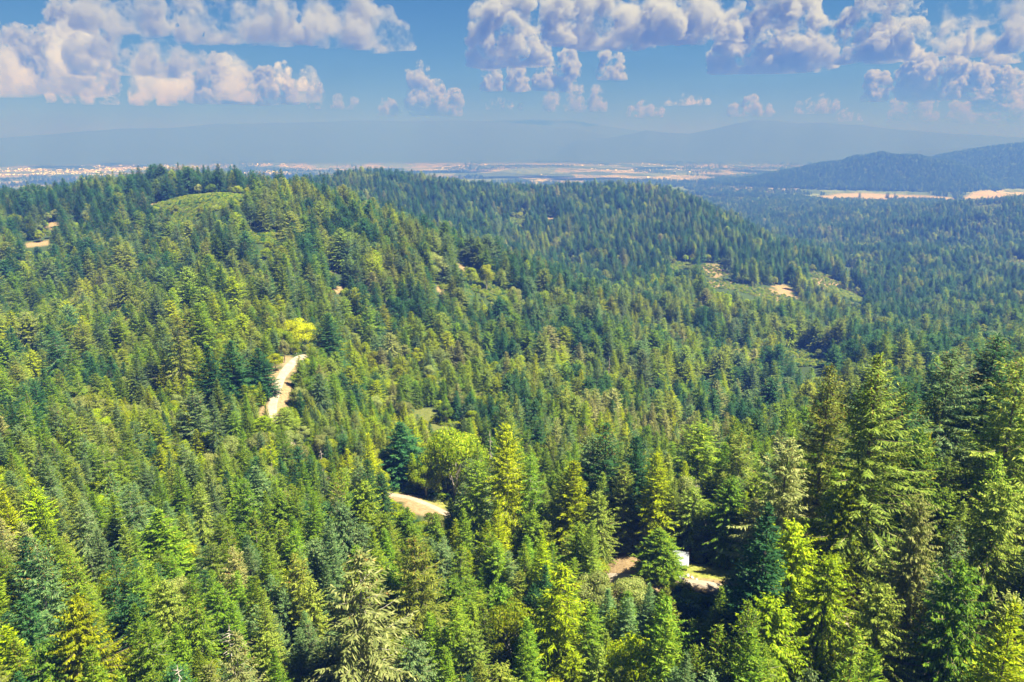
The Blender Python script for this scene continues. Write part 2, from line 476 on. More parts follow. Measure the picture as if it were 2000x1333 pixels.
# what grows where: open ground (no trees) as ellipses (px, py, range, half width m, half depth m, kind)
OPEN = [
 (1366, 1110, 163, 9, 7, 'grass'), (1226, 1096, 168, 6.5, 9, 'bare'), (1300, 1136, 158, 9, 4.5, 'bare'), (1385, 1143, 156, 9, 4, 'bare'), (1230, 1150, 154, 8, 4, 'bare'),
 (1290, 1105, 166, 8, 5, 'grass'), (1250, 1072, 175, 7, 4, 'grass'),
 (830, 985, 218, 7, 9.5, 'bare'), (790, 960, 228, 7, 6, 'bare'), (850, 962, 226, 6, 6, 'grass'), (765, 945, 233, 6, 5, 'grass'), (660, 910, 240, 4, 4, 'bare'),
 (548, 750, 318, 6, 14, 'bare'), (575, 705, 358, 8, 14, 'bare'), (530, 790, 300, 6, 14, 'bare'), (535, 722, 340, 7, 10, 'bare'),
 (1650, 1215, 120, 4, 4, 'bare'), (1640, 1160, 132, 7, 5, 'shade'),
 (395, 372, 850, 34, 40, 'herb'), (430, 355, 880, 26, 30, 'herb'), (352, 394, 825, 22, 24, 'herb'), (300, 402, 850, 6, 16, 'bare'),
 (105, 440, 830, 10, 16, 'bare'), (72, 478, 790, 14, 9, 'bare'), (40, 450, 815, 12, 26, 'herb'), (170, 460, 780, 8, 40, 'herb'),
 (660, 568, 505, 7, 8, 'bare'), (652, 528, 555, 5, 9, 'bare'), (865, 565, 560, 5, 12, 'bare'), (905, 520, 620, 7, 16, 'bare'), (890, 560, 570, 12, 14, 'herb'), (960, 560, 620, 22, 26, 'herb'), (985, 590, 590, 12, 14, 'herb'), (775, 620, 460, 8, 8, 'bare'),
 (1075, 428, 1080, 6, 16, 'bare'), (1010, 640, 500, 12, 12, 'herb'), (860, 790, 318, 18, 18, 'herb'), (780, 770, 330, 14, 14, 'herb'), (910, 800, 312, 12, 12, 'herb'), (820, 740, 350, 10, 12, 'herb'),
 (1430, 560, 880, 46, 55, 'dry'), (1480, 572, 860, 40, 40, 'dry'), (1530, 575, 850, 26, 26, 'bare'), (1395, 530, 960, 22, 40, 'dry'), (1530, 565, 880, 16, 30, 'bare'),
 (1635, 500, 1180, 36, 55, 'dry'), (1610, 487, 1230, 18, 30, 'dry'), (1660, 520, 1150, 22, 34, 'herb'), (1350, 628, 690, 9, 9, 'bare'), (1365, 615, 720, 6, 6, 'bare'),
 (1930, 402, 2330, 34, 50, 'dry'), (1990, 510, 1450, 20, 22, 'dry'), (1160, 470, 1130, 6, 14, 'bare'), (1300, 452, 1300, 7, 12, 'bare'), (1230, 425, 1330, 6, 10, 'bare'), (950, 402, 1250, 6, 12, 'bare'), (1120, 522, 980, 6, 10, 'bare'), (1010, 432, 1200, 14, 20, 'herb'), (1330, 520, 1050, 16, 20, 'herb'), (1560, 690, 580, 16, 16, 'herb'), (1580, 710, 540, 14, 14, 'herb'), (520, 465, 660, 14, 16, 'herb'), (700, 470, 680, 10, 12, 'herb'), (255, 560, 600, 8, 8, 'herb'), (390, 800, 285, 9, 8, 'herb'),
]
KINDS_OPEN = {'bare': (1.0, 0.0), 'dry': (0.85, 0.0), 'grass': (0.15, 1.0), 'herb': (0.12, 0.32), 'shade': (0.3, 0.5)}
mask_bare = np.zeros_like(HG); mask_grass = np.zeros_like(HG); mask_open = np.zeros_like(HG)
OPEN_W = []
OPEN = [(px, py, far_out(R), hw * far_out(R) / R, hd * far_out(R) / R, kd) for px, py, R, hw, hd, kd in OPEN]
def seen_range(px, py, R):
    if R < 380: return R
    x, y, z = hit(px, py, 0.0, 200., 4200.)
    r = math.hypot(x, y)
    return r if .7 * R < r < 1.4 * R else R
OPEN = [(px, py, seen_range(px, py, R), hw, hd, kd) for px, py, R, hw, hd, kd in OPEN]
for (px, py, R, hw, hd, kd) in OPEN:
    x0, y0, z0 = place(px, py, R)
    a = math.atan2(x0, y0)
    OPEN_W.append((x0, y0, a, hw, hd, kd))
    sel = (np.abs(AZ - a) < (hw * 1.7) / R) & (np.abs(RG - R) < hd * 1.7)
    if not sel.any(): continue
    dx, dy = GX[sel] - x0, GY[sel] - y0
    l = (dx * math.cos(a) - dy * math.sin(a)) / hw
    f = (dx * math.sin(a) + dy * math.cos(a)) / hd
    d = np.sqrt(l * l + f * f) + 0.9 * (fbm(GX[sel], GY[sel], max(hw, 4) * .8, 77) - 0.5)
    mk = 1 - smooth(0.8, 1.12, d)
    b, g = KINDS_OPEN[kd]
    mask_open[sel] = np.maximum(mask_open[sel], mk)
    mask_bare[sel] = np.maximum(mask_bare[sel], mk * b)
    mask_grass[sel] = np.maximum(mask_grass[sel], mk * g)

# farmland on the valley floor, the big hay field below the wooded hill
farm = smooth(3700, 4300, RG) * (1 - smooth(24, 58, HG)) * smooth(-0.02, 0.06, 0.55 - fbm(GX, GY * .55, 2600., 55, 3))
def fieldmask(px, py, wpx, hpx, skew=0.0):
    PX, PY = project(GX, GY, HG)
    X = (PX - px) / wpx; Y = (PY - py - skew * (PX - px)) / hpx
    return 1 - smooth(.8, 1.1, np.sqrt(X * X + Y * Y) + .5 * (fbm(GX, GY, 420., 12) - .5))


me = mesh_np('ground', np.stack([GX.ravel(), GY.ravel(), HG.ravel()], 1),
             (lambda i: np.stack([i[:-1, :-1], i[1:, :-1], i[1:, 1:], i[:-1, 1:]], -1).reshape(-1, 4))(np.arange(NA * NR).reshape(NA, NR)), smooth=True)
PXg, PYg = project(GX, GY, HG)
hay = np.zeros_like(HG)
far_zone = (RG > 5200) & (RG < 8200)
HAY = [(1715, 4900, 400, 330), (1640, 4750, 220, 200), (1790, 4980, 210, 220), (1450, 4430, 250, 250), (1370, 4540, 90, 200), (1940, 5180, 150, 450), (1890, 4800, 390, 130), (1425, 4050, 110, 200)]
for (px, R, hw, hd) in HAY:
    a = az_of(px, 370); x0, y0 = R * math.sin(a), R * math.cos(a)
    dx, dy = GX - x0, GY - y0
    l = (dx * math.cos(a) - dy * math.sin(a)) / hw; f = (dx * math.sin(a) + dy * math.cos(a)) / hd
    hay = np.maximum(hay, 1 - smooth(.75, 1.05, np.sqrt(l * l + f * f) + .7 * (fbm(GX, GY, 300., 41) - .5)))
hay = hay * (1 - smooth(20, 36, HG))
for nm, arr in (('bare', mask_bare), ('grass', mask_grass), ('farm', farm), ('hay', hay)):
    at = me.attributes.new(nm, 'FLOAT', 'POINT')
    at.data.foreach_set('value', np.clip(arr, 0, 1).astype(np.float32).ravel())

m, nt, N, L = node_mat('hill_ground')
def att(n):
    a = N.new('ShaderNodeAttribute'); a.attribute_name = n; return a.outputs['Fac']
def noise_n(scale, detail=4, rough=.6):
    a = N.new('ShaderNodeTexNoise'); a.inputs['Scale'].default_value = scale; a.inputs['Detail'].default_value = detail; a.inputs['Roughness'].default_value = rough
    L.new(geo.outputs['Position'], a.inputs['Vector']); return a
def ramp(fac, stops):
    r = N.new('ShaderNodeValToRGB')
    e = r.color_ramp.elements
    while len(e) < len(stops): e.new(.5)
    for k, (p, c) in enumerate(stops):
        e[k].position = p; e[k].color = (*c, 1)
    L.new(fac, r.inputs[0]); return r.outputs[0]
def mix(fac, a, b):
    x = N.new('ShaderNodeMix'); x.data_type = 'RGBA'
    if hasattr(fac, 'node'): L.new(fac, x.inputs[0])
    else: x.inputs[0].default_value = fac
    L.new(a, x.inputs['A']); L.new(b, x.inputs['B']); return x.outputs['Result']
geo = N.new('ShaderNodeNewGeometry')
n1 = noise_n(0.9, 6, .7); n2 = noise_n(0.11, 5, .65); n3 = noise_n(0.011, 6, .7)
forest = ramp(n1.outputs[0], [(.3, (.014, .024, .008)), (.55, (.030, .050, .014)), (.75, (.055, .078, .022))])
dry = ramp(n1.outputs[0], [(.28, (.11, .075, .038)), (.5, (.185, .13, .07)), (.72, (.25, .185, .105))])
green = ramp(n1.outputs[0], [(.3, (.07, .10, .015)), (.5, (.14, .17, .025)), (.72, (.25, .22, .06))])
c = mix(att('grass'), forest, green)
c = mix(att('bare'), c, dry)
# valley farmland: patchwork of hay, pasture and woodlots
vt = N.new('ShaderNodeTexVoronoi'); vt.inputs['Scale'].default_value = 0.0028
mp = N.new('ShaderNodeMapping'); mp.inputs['Scale'].default_value = (1, .62, 1)
L.new(geo.outputs['Position'], mp.inputs[0]); L.new(mp.outputs[0], vt.inputs['Vector'])
sp = N.new('ShaderNodeSeparateColor'); L.new(vt.outputs['Color'], sp.inputs[0])
fields = ramp(sp.outputs[0], [(.0, (.165, .135, .10)), (.18, (.085, .11, .05)), (.34, (.20, .165, .12)), (.52, (.035, .055, .02)), (.74, (.10, .125, .055)), (.86, (.23, .19, .14))])
for el in N[-1].color_ramp.elements: pass
fields_ramp = fields.node.color_ramp; fields_ramp.interpolation = 'CONSTANT'
wood = ramp(n3.outputs[0], [(.35, (.02, .034, .012)), (.6, (.045, .07, .022))])
wf = N.new('ShaderNodeMapRange'); wf.inputs['From Min'].default_value = .51; wf.inputs['From Max'].default_value = .55
L.new(n3.outputs[0], wf.inputs[0])
fields = mix(wf.outputs[0], fields, wood)
c = mix(att('farm'), c, fields)
hayc = ramp(n3.outputs[0], [(.3, (.17, .13, .085)), (.55, (.22, .165, .11)), (.7, (.16, .15, .08))])
c = mix(att('hay'), c, hayc)
bs = N.new('ShaderNodeBsdfPrincipled'); bs.inputs['Roughness'].default_value = .95; bs.inputs['Specular IOR Level'].default_value = .1
L.new(c, bs.inputs['Base Color'])
bp = N.new('ShaderNodeBump'); bp.inputs['Strength'].default_value = .6; bp.inputs['Distance'].default_value = .5
L.new(n1.outputs[0], bp.inputs['Height']); L.new(bp.outputs[0], bs.inputs['Normal'])
om = N.new('ShaderNodeOutputMaterial'); L.new(bs.outputs[0], om.inputs[0])
me.materials.append(m)
gr = tag(link('ground', me), 'forest floor, clearings and valley farmland reaching to the blue hills', 'ground', kind='structure')
# ------------------------------------------------------------------ plant materials
def leaf_mat(name, dark, light, warm, trans=0.38, hue_var=0.016, val_var=0.26):
    """foliage: colour varies from spray to spray and from tree to tree"""
    m, nt, N, L = node_mat(name)
    g = N.new('ShaderNodeNewGeometry'); oi = N.new('ShaderNodeObjectInfo')
    r = N.new('ShaderNodeValToRGB')
    e = r.color_ramp.elements
    e.new(.55)
    for k, (p, c) in enumerate(((0.0, dark), (.6, light), (1.0, warm))):
        e[k].position = p; e[k].color = (*c, 1)
    L.new(g.outputs['Random Per Island'], r.inputs[0])
    h = N.new('ShaderNodeHueSaturation')
    def rng(a, b):
        q = N.new('ShaderNodeMapRange'); q.inputs['To Min'].default_value = a; q.inputs['To Max'].default_value = b; return q
    q1 = rng(0.5 - hue_var, 0.5 + hue_var); L.new(oi.outputs['Random'], q1.inputs[0]); L.new(q1.outputs[0], h.inputs['Hue'])
    ml = N.new('ShaderNodeMath'); ml.operation = 'MULTIPLY'; ml.inputs[1].default_value = 7.31
    fr = N.new('ShaderNodeMath'); fr.operation = 'FRACT'
    L.new(oi.outputs['Random'], ml.inputs[0]); L.new(ml.outputs[0], fr.inputs[0])
    q2 = rng(1 - val_var, 1 + val_var); L.new(fr.outputs[0], q2.inputs[0]); L.new(q2.outputs[0], h.inputs['Value'])
    h.inputs['Saturation'].default_value = 1.09
    L.new(r.outputs[0], h.inputs['Color'])
    b = N.new('ShaderNodeBsdfPrincipled')
    b.inputs['Roughness'].default_value = .6; b.inputs['Specular IOR Level'].default_value = .12
    t = N.new('ShaderNodeBsdfTranslucent')
    hs = N.new('ShaderNodeHueSaturation'); hs.inputs['Hue'].default_value = .485; hs.inputs['Value'].default_value = 1.7
    L.new(h.outputs[0], hs.inputs['Color']); L.new(hs.outputs[0], t.inputs[0])
    L.new(h.outputs[0], b.inputs['Base Color'])
    mx = N.new('ShaderNodeMixShader'); mx.inputs[0].default_value = trans
    L.new(b.outputs[0], mx.inputs[1]); L.new(t.outputs[0], mx.inputs[2])
    om = N.new('ShaderNodeOutputMaterial'); L.new(mx.outputs[0], om.inputs[0])
    return m


def bark_mat(name, a, b):
    m, nt, N, L = node_mat(name)
    tc = N.new('ShaderNodeTexCoord'); nz = N.new('ShaderNodeTexNoise'); nz.inputs['Scale'].default_value = 1.7; nz.inputs['Detail'].default_value = 5
    L.new(tc.outputs['Object'], nz.inputs[0])
    r = N.new('ShaderNodeValToRGB'); r.color_ramp.elements[0].color = (*a, 1); r.color_ramp.elements[1].color = (*b, 1)
    r.color_ramp.elements[0].position = .35; r.color_ramp.elements[1].position = .65
    L.new(nz.outputs[0], r.inputs[0])
    bs = N.new('ShaderNodeBsdfPrincipled'); bs.inputs['Roughness'].default_value = .9
    L.new(r.outputs[0], bs.inputs['Base Color'])
    om = N.new('ShaderNodeOutputMaterial'); L.new(bs.outputs[0], om.inputs[0])
    return m


BARK = bark_mat('bark', (.075, .05, .035), (.19, .145, .11))
GREYBARK = bark_mat('grey_bark', (.16, .14, .12), (.36, .33, .29))
BLEACHED = bark_mat('bleached_wood', (.20, .17, .145), (.40, .36, .315))
LEAF = {
    'dark':   leaf_mat('needles_dark',   (.016, .055, .022), (.040, .105, .036), (.080, .150, .046)),
    'mid':    leaf_mat('needles_mid',    (.050, .100, .014), (.120, .195, .024), (.215, .275, .042)),
    'olive':  leaf_mat('needles_olive',  (.075, .115, .020), (.155, .205, .036), (.260, .295, .070)),
    'grey':   leaf_mat('needles_grey',   (.046, .090, .036), (.100, .165, .060), (.185, .240, .100)),
    'yellow': leaf_mat('needles_yellow', (.095, .145, .010), (.205, .270, .016), (.345, .380, .040)),
    'bright': leaf_mat('leaves_bright',  (.095, .145, .012), (.190, .240, .018), (.310, .320, .045), trans=.42),
    'pale':   leaf_mat('leaves_pale',    (.095, .130, .035), (.180, .220, .065), (.290, .300, .120), trans=.42),
    'lemon':  leaf_mat('leaves_lemon',   (.25, .29, .008), (.38, .43, .010), (.48, .50, .020), trans=.45, hue_var=.008, val_var=.08),
    'straw':  leaf_mat('needles_straw',  (.105, .125, .040), (.205, .225, .080), (.320, .315, .140)),
    'rust':   leaf_mat('leaves_rust',    (.150, .105, .025), (.280, .190, .060), (.360, .250, .090), trans=.3),
}
CONE = leaf_mat('cone_brown', (.11, .065, .022), (.19, .115, .04), (.26, .165, .06), trans=.05)


# ------------------------------------------------------------------ plant shapes
def kites(P, D, Lg, Wd, Nrm, rng):
    """one four cornered spray at each P along D"""
    D = D / np.linalg.norm(D, axis=1, keepdims=True)
    S = np.cross(D, Nrm); S /= (np.linalg.norm(S, axis=1, keepdims=True) + 1e-9)
    n = len(P)
    Lg = Lg[:, None]; Wd = Wd[:, None]
    k = rng.uniform(.35, .6, (n, 1))
    V = np.empty((n, 4, 3))
    V[:, 0] = P
    V[:, 1] = P + D * Lg * k + S * Wd
    V[:, 2] = P + D * Lg
    V[:, 3] = P + D * Lg * k - S * Wd
    return V.reshape(-1, 3)


def tubes(paths):
    """paths: list of (points (k,3), radii (k,), sides) -> V, quads"""
    VV, QQ, o = [], [], 0
    for P, r, ns in paths:
        P = np.asarray(P, float); k = len(P)
        T = np.gradient(P, axis=0); T /= np.linalg.norm(T, axis=1, keepdims=True) + 1e-9
        ref = np.array([1.0, .13, 0]) if abs(T[0, 0]) < .8 else np.array([0, 1.0, .1])
        A = np.cross(T, ref); A /= np.linalg.norm(A, axis=1, keepdims=True)
        B = np.cross(T, A)
        an = np.arange(ns) / ns * 2 * np.pi
        V = P[:, None] + (A[:, None] * np.cos(an)[None, :, None] + B[:, None] * np.sin(an)[None, :, None]) * np.asarray(r)[:, None, None]
        VV.append(V.reshape(-1, 3))
        i = np.arange(k * ns).reshape(k, ns)
        j = np.roll(i, -1, 1)
        QQ.append(np.stack([i[:-1], j[:-1], j[1:], i[1:]], -1).reshape(-1, 4) + o)
        o += k * ns
    return np.concatenate(VV), np.concatenate(QQ)


def conifer(seed, H=25., Lmax=3.7, p=.8, whorls=40, per=7, up=40., down=-6., droop=.35, tip=.15, tw=.95, tww=.15, hang=.25,
            base=.08, ragged=.2, step=.36, split=0.0, cones=False, bare=0.0, round_top=0.0, trunk_r=None, snags=6, lean=0.0):
    rng = np.random.default_rng(seed)
    tr = trunk_r or H * .0125
    ph = rng.uniform(0, 6.28, 4)
    def axis(z):
        t = z / H
        return np.array([math.sin(t * 3 + ph[0]) * .012 * H * t + lean * z * t, math.sin(t * 2.6 + ph[1]) * .012 * H * t, z])
    P_, D_, L_, W_, N_ = [], [], [], [], []
    cP = []
    limbs = []
    ts = base + (1 - base) * (np.linspace(0, 1, whorls) ** .92) * .985
    lob = [(rng.uniform(0, 6.28), rng.uniform(.15, .95), rng.uniform(.5, 1.0)) for _ in range(9)]
    for t in ts:
        z0 = t * H
        q = (t - base) / (1 - base)
        prof = (1 - q) ** p * (1 - .45 * math.exp(-q / .09)) + round_top * math.sqrt(max(0, 1 - q)) * .5 * (1 - (1 - q) ** 3)
        nb = max(3, int(round(per * (1 - .45 * q) + rng.uniform(-.8, .8))))
        a0 = rng.uniform(0, 6.28)
        for b in range(nb):
            az = a0 + (b + rng.uniform(-.35, .35)) / nb * 2 * math.pi
            if rng.random() < bare: continue
            m = 1.0
            for (la, lz, lw) in lob:
                dd = math.cos(az - la)
                m += ragged * lw * math.exp(-((t - lz) / .07) ** 2) * (dd if dd > -.2 else -.2)
            Lb = Lmax * prof * rng.uniform(1 - ragged * 1.4, 1 + ragged) * m
            if Lb < .12: Lb = .12
            ang = R_(down + (up - down) * q ** 1.3 + rng.uniform(-9, 9))
            n = max(3, int(Lb / step))
            s = np.linspace(.1 if Lb < 1.5 else .16, 1.0, n)
            dh = np.array([math.cos(az), math.sin(az), 0.])
            A = axis(z0)
            hgt = Lb * (math.tan(ang) * s - droop * s ** 2 * (1 - q * .6) + tip * s ** 3)
            wig = rng.uniform(-.1, .1) * Lb * s ** 2
            sid = np.array([-dh[1], dh[0], 0.])
            C = A[None] + dh[None] * (Lb * s)[:, None] + sid[None] * wig[:, None]; C[:, 2] = A[2] + hgt
            T = np.gradient(C, axis=0) if n > 1 else np.tile(dh, (n, 1)); T /= np.linalg.norm(T, axis=1, keepdims=True) + 1e-9
            for sg in (-1, 1, 0):
                k = n
                if sg == 0:
                    d = T + rng.normal(0, .2, (k, 3)); ln = tw * rng.uniform(.6, 1.05, k) * .8
                else:
                    d = T * rng.uniform(.45, .95, (k, 1)) + sid[None] * sg * rng.uniform(.6, 1.0, (k, 1)) + rng.normal(0, .13, (k, 3))
                    ln = tw * rng.uniform(.55, 1.15, k) * (.45 + .75 * np.sin(np.clip(s * 1.08, 0, 1) * math.pi * .88 + .25)) * min(1.0, .35 + Lb / 2.6)
                d[:, 2] -= hang * rng.uniform(.4, 1.5, k)
                P_.append(C + rng.normal(0, .04, (k, 3))); D_.append(d); L_.append(ln)
                W_.append(np.full(k, tww) * rng.uniform(.7, 1.3, k) * (1.0 if sg else .9))
                nn = rng.normal(0, .42, (k, 3)); nn[:, 2] += 1; N_.append(nn)
            if cones and t > .72 and rng.random() < .75:
                kk = max(2, int(n * 1.6)); ii = rng.integers(n // 3, n, kk)
                cP.append(C[ii] + rng.normal(0, .12, (kk, 3)))
            if Lb > 1.6 and rng.random() < .5:
                ii = [0, n // 2, max(n - 2, 1)]
                limbs.append((np.vstack([A, C[ii]]), np.array([.05, .035, .022, .01]) * (.5 + Lb / 6), 3))
    # leader
    for k in range(10):
        z = H * (1 - .05 * rng.random()); P_.append(axis(z)[None]); dd = np.array([[rng.normal(0, .4), rng.normal(0, .4), 1.]])
        D_.append(dd); L_.append(np.array([.7 * rng.uniform(.6, 1.1)])); W_.append(np.array([tww * .8])); N_.append(rng.normal(0, 1, (1, 3)))
    V = kites(np.concatenate(P_), np.concatenate(D_), np.concatenate(L_), np.concatenate(W_), np.concatenate(N_), rng)
    F = np.arange(len(V)).reshape(-1, 4)
    mi = np.zeros(len(F), int)
    if cP:
        c = np.concatenate(cP); k = len(c)
        d = rng.normal(0, .3, (k, 3)); d[:, 2] -= 1
        V2 = kites(c, d, rng.uniform(.25, .45, k), rng.uniform(.07, .11, k), rng.normal(0, 1, (k, 3)), rng)
        F = np.vstack([F, np.arange(len(V2)).reshape(-1, 4) + len(V)]); V = np.vstack([V, V2]); mi = np.concatenate([mi, np.ones(k, int)])
    zz = np.linspace(-1.2, H * .985, 9)
    tk = [(np.array([axis(max(z, 0)) if z >= 0 else np.array([axis(0)[0], axis(0)[1], z]) for z in zz]), tr * np.linspace(1.15, .06, 9), 7)]
    for k in range(snags):                          # dead limb stubs low on the stem
        z = H * rng.uniform(.04, max(base + .12, .15)); az = rng.uniform(0, 6.28); Ls = rng.uniform(.6, 2.0)
        A = axis(z); d = np.array([math.cos(az), math.sin(az), rng.uniform(-.3, .1)])
        tk.append((np.vstack([A, A + d * Ls * .5, A + d * Ls + [0, 0, -.1]]), np.array([.06, .04, .012]), 4))
    TV, TF = tubes(tk + limbs)
    return (V, F, mi), (TV, TF)


def broadleaf(seed, H=12., W=4.5, clumps=34, per=150, leaf=.30, stems=3, low=.15, flat=1.0):
    rng = np.random.default_rng(seed)
    P_, D_, L_, W_, N_ = [], [], [], [], []
    cs = []
    for k in range(clumps):
        th = rng.uniform(0, 6.28); u = rng.uniform(-.55, 1) ; rr = math.sqrt(max(0, 1 - u * u)) * rng.uniform(.55, 1.0)
        zc = H * (low + (1 - low) * (.52 + .40 * u * rng.uniform(.75, 1.05)))
        c = np.array([math.cos(th) * rr * W * .78, math.sin(th) * rr * W * .78, zc])
        r = W * rng.uniform(.22, .42)
        cs.append(c)
        n = int(per * rng.uniform(.7, 1.3))
        d = rng.normal(0, 1, (n, 3)); d /= np.linalg.norm(d, axis=1, keepdims=True)
        d[:, 2] = np.where(d[:, 2] < -.35, -d[:, 2], d[:, 2])
        rad = r * rng.uniform(.65, 1.08, n) ** .7
        p = c + d * rad[:, None] * np.array([1, 1, .8 * flat])
        P_.append(p)
        t = np.cross(d, rng.normal(0, 1, (n, 3))); t[:, 2] -= .25
        D_.append(t); L_.append(leaf * rng.uniform(.9, 2.0, n)); W_.append(leaf * rng.uniform(.3, .6, n)); N_.append(d + rng.normal(0, .4, (n, 3)))
    V = kites(np.concatenate(P_), np.concatenate(D_), np.concatenate(L_), np.concatenate(W_), np.concatenate(N_), rng)
    F = np.arange(len(V)).reshape(-1, 4)
    tk = []
    for k in range(stems):
        az = rng.uniform(0, 6.28); e = np.array([math.cos(az) * W * .3, math.sin(az) * W * .3, H * .72])
        tk.append((np.array([[0, 0, -.8], [e[0] * .2, e[1] * .2, H * .25], [e[0] * .6, e[1] * .6, H * .5], e]), np.array([.17, .13, .09, .03]) * H / 12, 6))
    for c in cs[:14]:
        m = np.array([c[0] * .25, c[1] * .25, min(c[2] * .55, H * .45)])
        tk.append((np.vstack([m, (m + c) / 2 + [0, 0, .2], c]), np.array([.07, .05, .015]) * H / 12, 4))
    return (V, F, np.zeros(len(F), int)), tubes(tk)


def snag(seed, H=18.):
    """a dead standing stem with broken limbs"""
    rng = np.random.default_rng(seed)
    zz = np.linspace(-1, H, 9)
    P = np.stack([.25 * np.sin(zz * .3 + seed), .2 * np.sin(zz * .23), zz], 1)
    tk = [(P, np.linspace(.30, .06, 9), 7)]
    for k in range(46):
        z = H * rng.uniform(.25, .98); az = rng.uniform(0, 6.28); Ls = rng.uniform(.5, 2.6) * (1.15 - z / H * .7)
        A = np.array([np.interp(z, zz, P[:, 0]), np.interp(z, zz, P[:, 1]), z])
        d = np.array([math.cos(az), math.sin(az), rng.uniform(-.35, .5)])
        tk.append((np.vstack([A, A + d * Ls * .5, A + d * Ls + [0, 0, -.15 * Ls]]), np.array([.07, .05, .02]), 4))
    return tubes(tk)


# name -> (builder args); every species gets two or three shapes
SHAPES = {
    'fir_a': conifer(1, 24, 4.6, .74, 46, 9, 42, -4, .30, .18, .90, .10, .16, .05, step=.30),
    'fir_b': conifer(2, 24, 4.1, .64, 48, 9, 38, -8, .34, .18, .85, .10, .22, .06, .25, .30),
    'fir_c': conifer(3, 24, 5.3, .82, 44, 9, 34, -6, .26, .16, 1.0, .11, .13, .04, .18, .31),
    'spruce_a': conifer(4, 30, 6.0, .72, 46, 8, 34, -2, .36, .26, 1.1, .10, .5, .10, .32, .34, cones=True, bare=.07, snags=14),
    'spruce_b': conifer(5, 30, 5.4, .62, 44, 8, 30, -10, .38, .24, 1.15, .10, .6, .14, .38, .34, cones=True, bare=.12, snags=16),
    'giant': conifer(6, 46, 8.6, .78, 60, 8, 38, -6, .34, .26, 1.25, .115, .6, .12, .40, .36, cones=True, bare=.08, snags=22, round_top=.1),
    'giant_b': conifer(16, 44, 9.6, .74, 56, 8, 30, -10, .36, .24, 1.3, .115, .65, .14, .42, .36, cones=True, bare=.11, snags=24, round_top=.12),
    'cedar_a': conifer(7, 24, 6.2, .56, 52, 10, 26, -14, .42, .22, .72, .12, .95, .04, .34, .27, round_top=.12),
    'cedar_b': conifer(8, 24, 5.2, .46, 54, 10, 24, -18, .44, .2, .70, .12, 1.0, .05, .40, .26, round_top=.2),
    'fir_d': conifer(21, 25, 4.0, .58, 46, 8, 30, -14, .38, .2, .9, .10, .28, .12, .34, .31, bare=.06, snags=10),
    'fir_e': conifer(22, 22, 5.0, .92, 44, 9, 46, 2, .26, .16, .92, .10, .12, .04, .22, .30),
    'spruce_c': conifer(23, 28, 5.6, .85, 42, 7, 40, 2, .34, .24, 1.1, .10, .42, .10, .42, .34, cones=True, bare=.14, snags=14),
    'cedar_c': conifer(24, 26, 5.4, .66, 52, 9, 32, -10, .40, .2, .72, .12, .85, .05, .42, .27),
    'young': conifer(9, 12, 2.9, .85, 30, 8, 46, 6, .18, .14, .66, .085, .05, .03, .14, .25, snags=0),
    'tall': conifer(10, 30, 4.6, .55, 44, 7, 32, -12, .36, .2, .95, .10, .35, .36, .36, .32, bare=.1, snags=18),
    'leafy_a': broadleaf(11, 11, 4.4, 36, 260, .24),
    'leafy_b': broadleaf(12, 9, 4.8, 34, 280, .22, 4, .05),
    'leafy_c': broadleaf(13, 14, 4.2, 42, 260, .24, 2, .22),
    'bush': broadleaf(14, 3.2, 2.5, 20, 130, .18, 3, -.25),
}
SH_H = {k: (float(v[0][0][:, 2].max())) for k, v in SHAPES.items()}
print('faces', {k: len(v[0][1]) for k, v in SHAPES.items()})

_mesh_cache = {}
def crown_mesh(shape, tone):
    k = (shape, tone)
    if k not in _mesh_cache:
        V, F, mi = SHAPES[shape][0]
        _mesh_cache[k] = mesh_np('crown', V, F, [LEAF[tone], CONE], mi)
    return _mesh_cache[k]
def trunk_mesh(shape, grey=False):
    k = (shape, 'trunk', grey)
    if k not in _mesh_cache:
        V, F = SHAPES[shape][1]
        _mesh_cache[k] = mesh_np('trunk', V, F, [GREYBARK if grey else BARK], None, True)
    return _mesh_cache[k]
# ------------------------------------------------------------------ gravel road
ROAD = [(1990, 1330, 92), (1800, 1275, 103), (1650, 1215, 120), (1545, 1165, 138), (1430, 1136, 155), (1370, 1143, 157), (1300, 1152, 157), (1225, 1160, 158), (1120, 1100, 170), (990, 1030, 196), (872, 976, 217), (800, 958, 226), (745, 943, 234),
        (662, 911, 247), (595, 865, 266), (542, 815, 290), (527, 790, 302), (538, 755, 318), (552, 722, 341), (578, 695, 368), (625, 640, 425)]
rp = np.array([place(*p)[:2] for p in ROAD])
def chaikin(P, n=3):
    for _ in range(n):
        Q = np.empty((2 * len(P), 2)); Q[0::2] = P; Q[1::2] = P
        A = P[:-1] * .75 + P[1:] * .25; B = P[:-1] * .25 + P[1:] * .75
        Q = np.empty((2 * len(A) + 2, 2)); Q[0] = P[0]; Q[-1] = P[-1]; Q[1:-1:2] = A; Q[2:-1:2] = B
        P = Q
    return P
rc = chaikin(rp)
seg = np.linalg.norm(np.diff(rc, axis=0), axis=1); cum = np.concatenate([[0], np.cumsum(seg)])
sd = np.arange(0, cum[-1], 1.2)
rc = np.stack([np.interp(sd, cum, rc[:, 0]), np.interp(sd, cum, rc[:, 1])], 1)
tn = np.gradient(rc, axis=0); tn /= np.linalg.norm(tn, axis=1, keepdims=True); nr = np.stack([tn[:, 1], -tn[:, 0]], 1)
offs = np.array([-2.2, -1.75, -1.0, -.35, .35, 1.0, 1.75, 2.2]); lift = np.array([-.35, .22, .24, .28, .28, .24, .22, -.35])
wob = 1 + .16 * (vnoise(sd, sd * 0, 9., 2)[:, None] - .5)
RX = rc[:, 0:1] + nr[:, 0:1] * offs * wob; RY = rc[:, 1:2] + nr[:, 1:2] * offs * wob
RZ = ground(RX, RY) + lift
i = np.arange(RX.size).reshape(RX.shape)
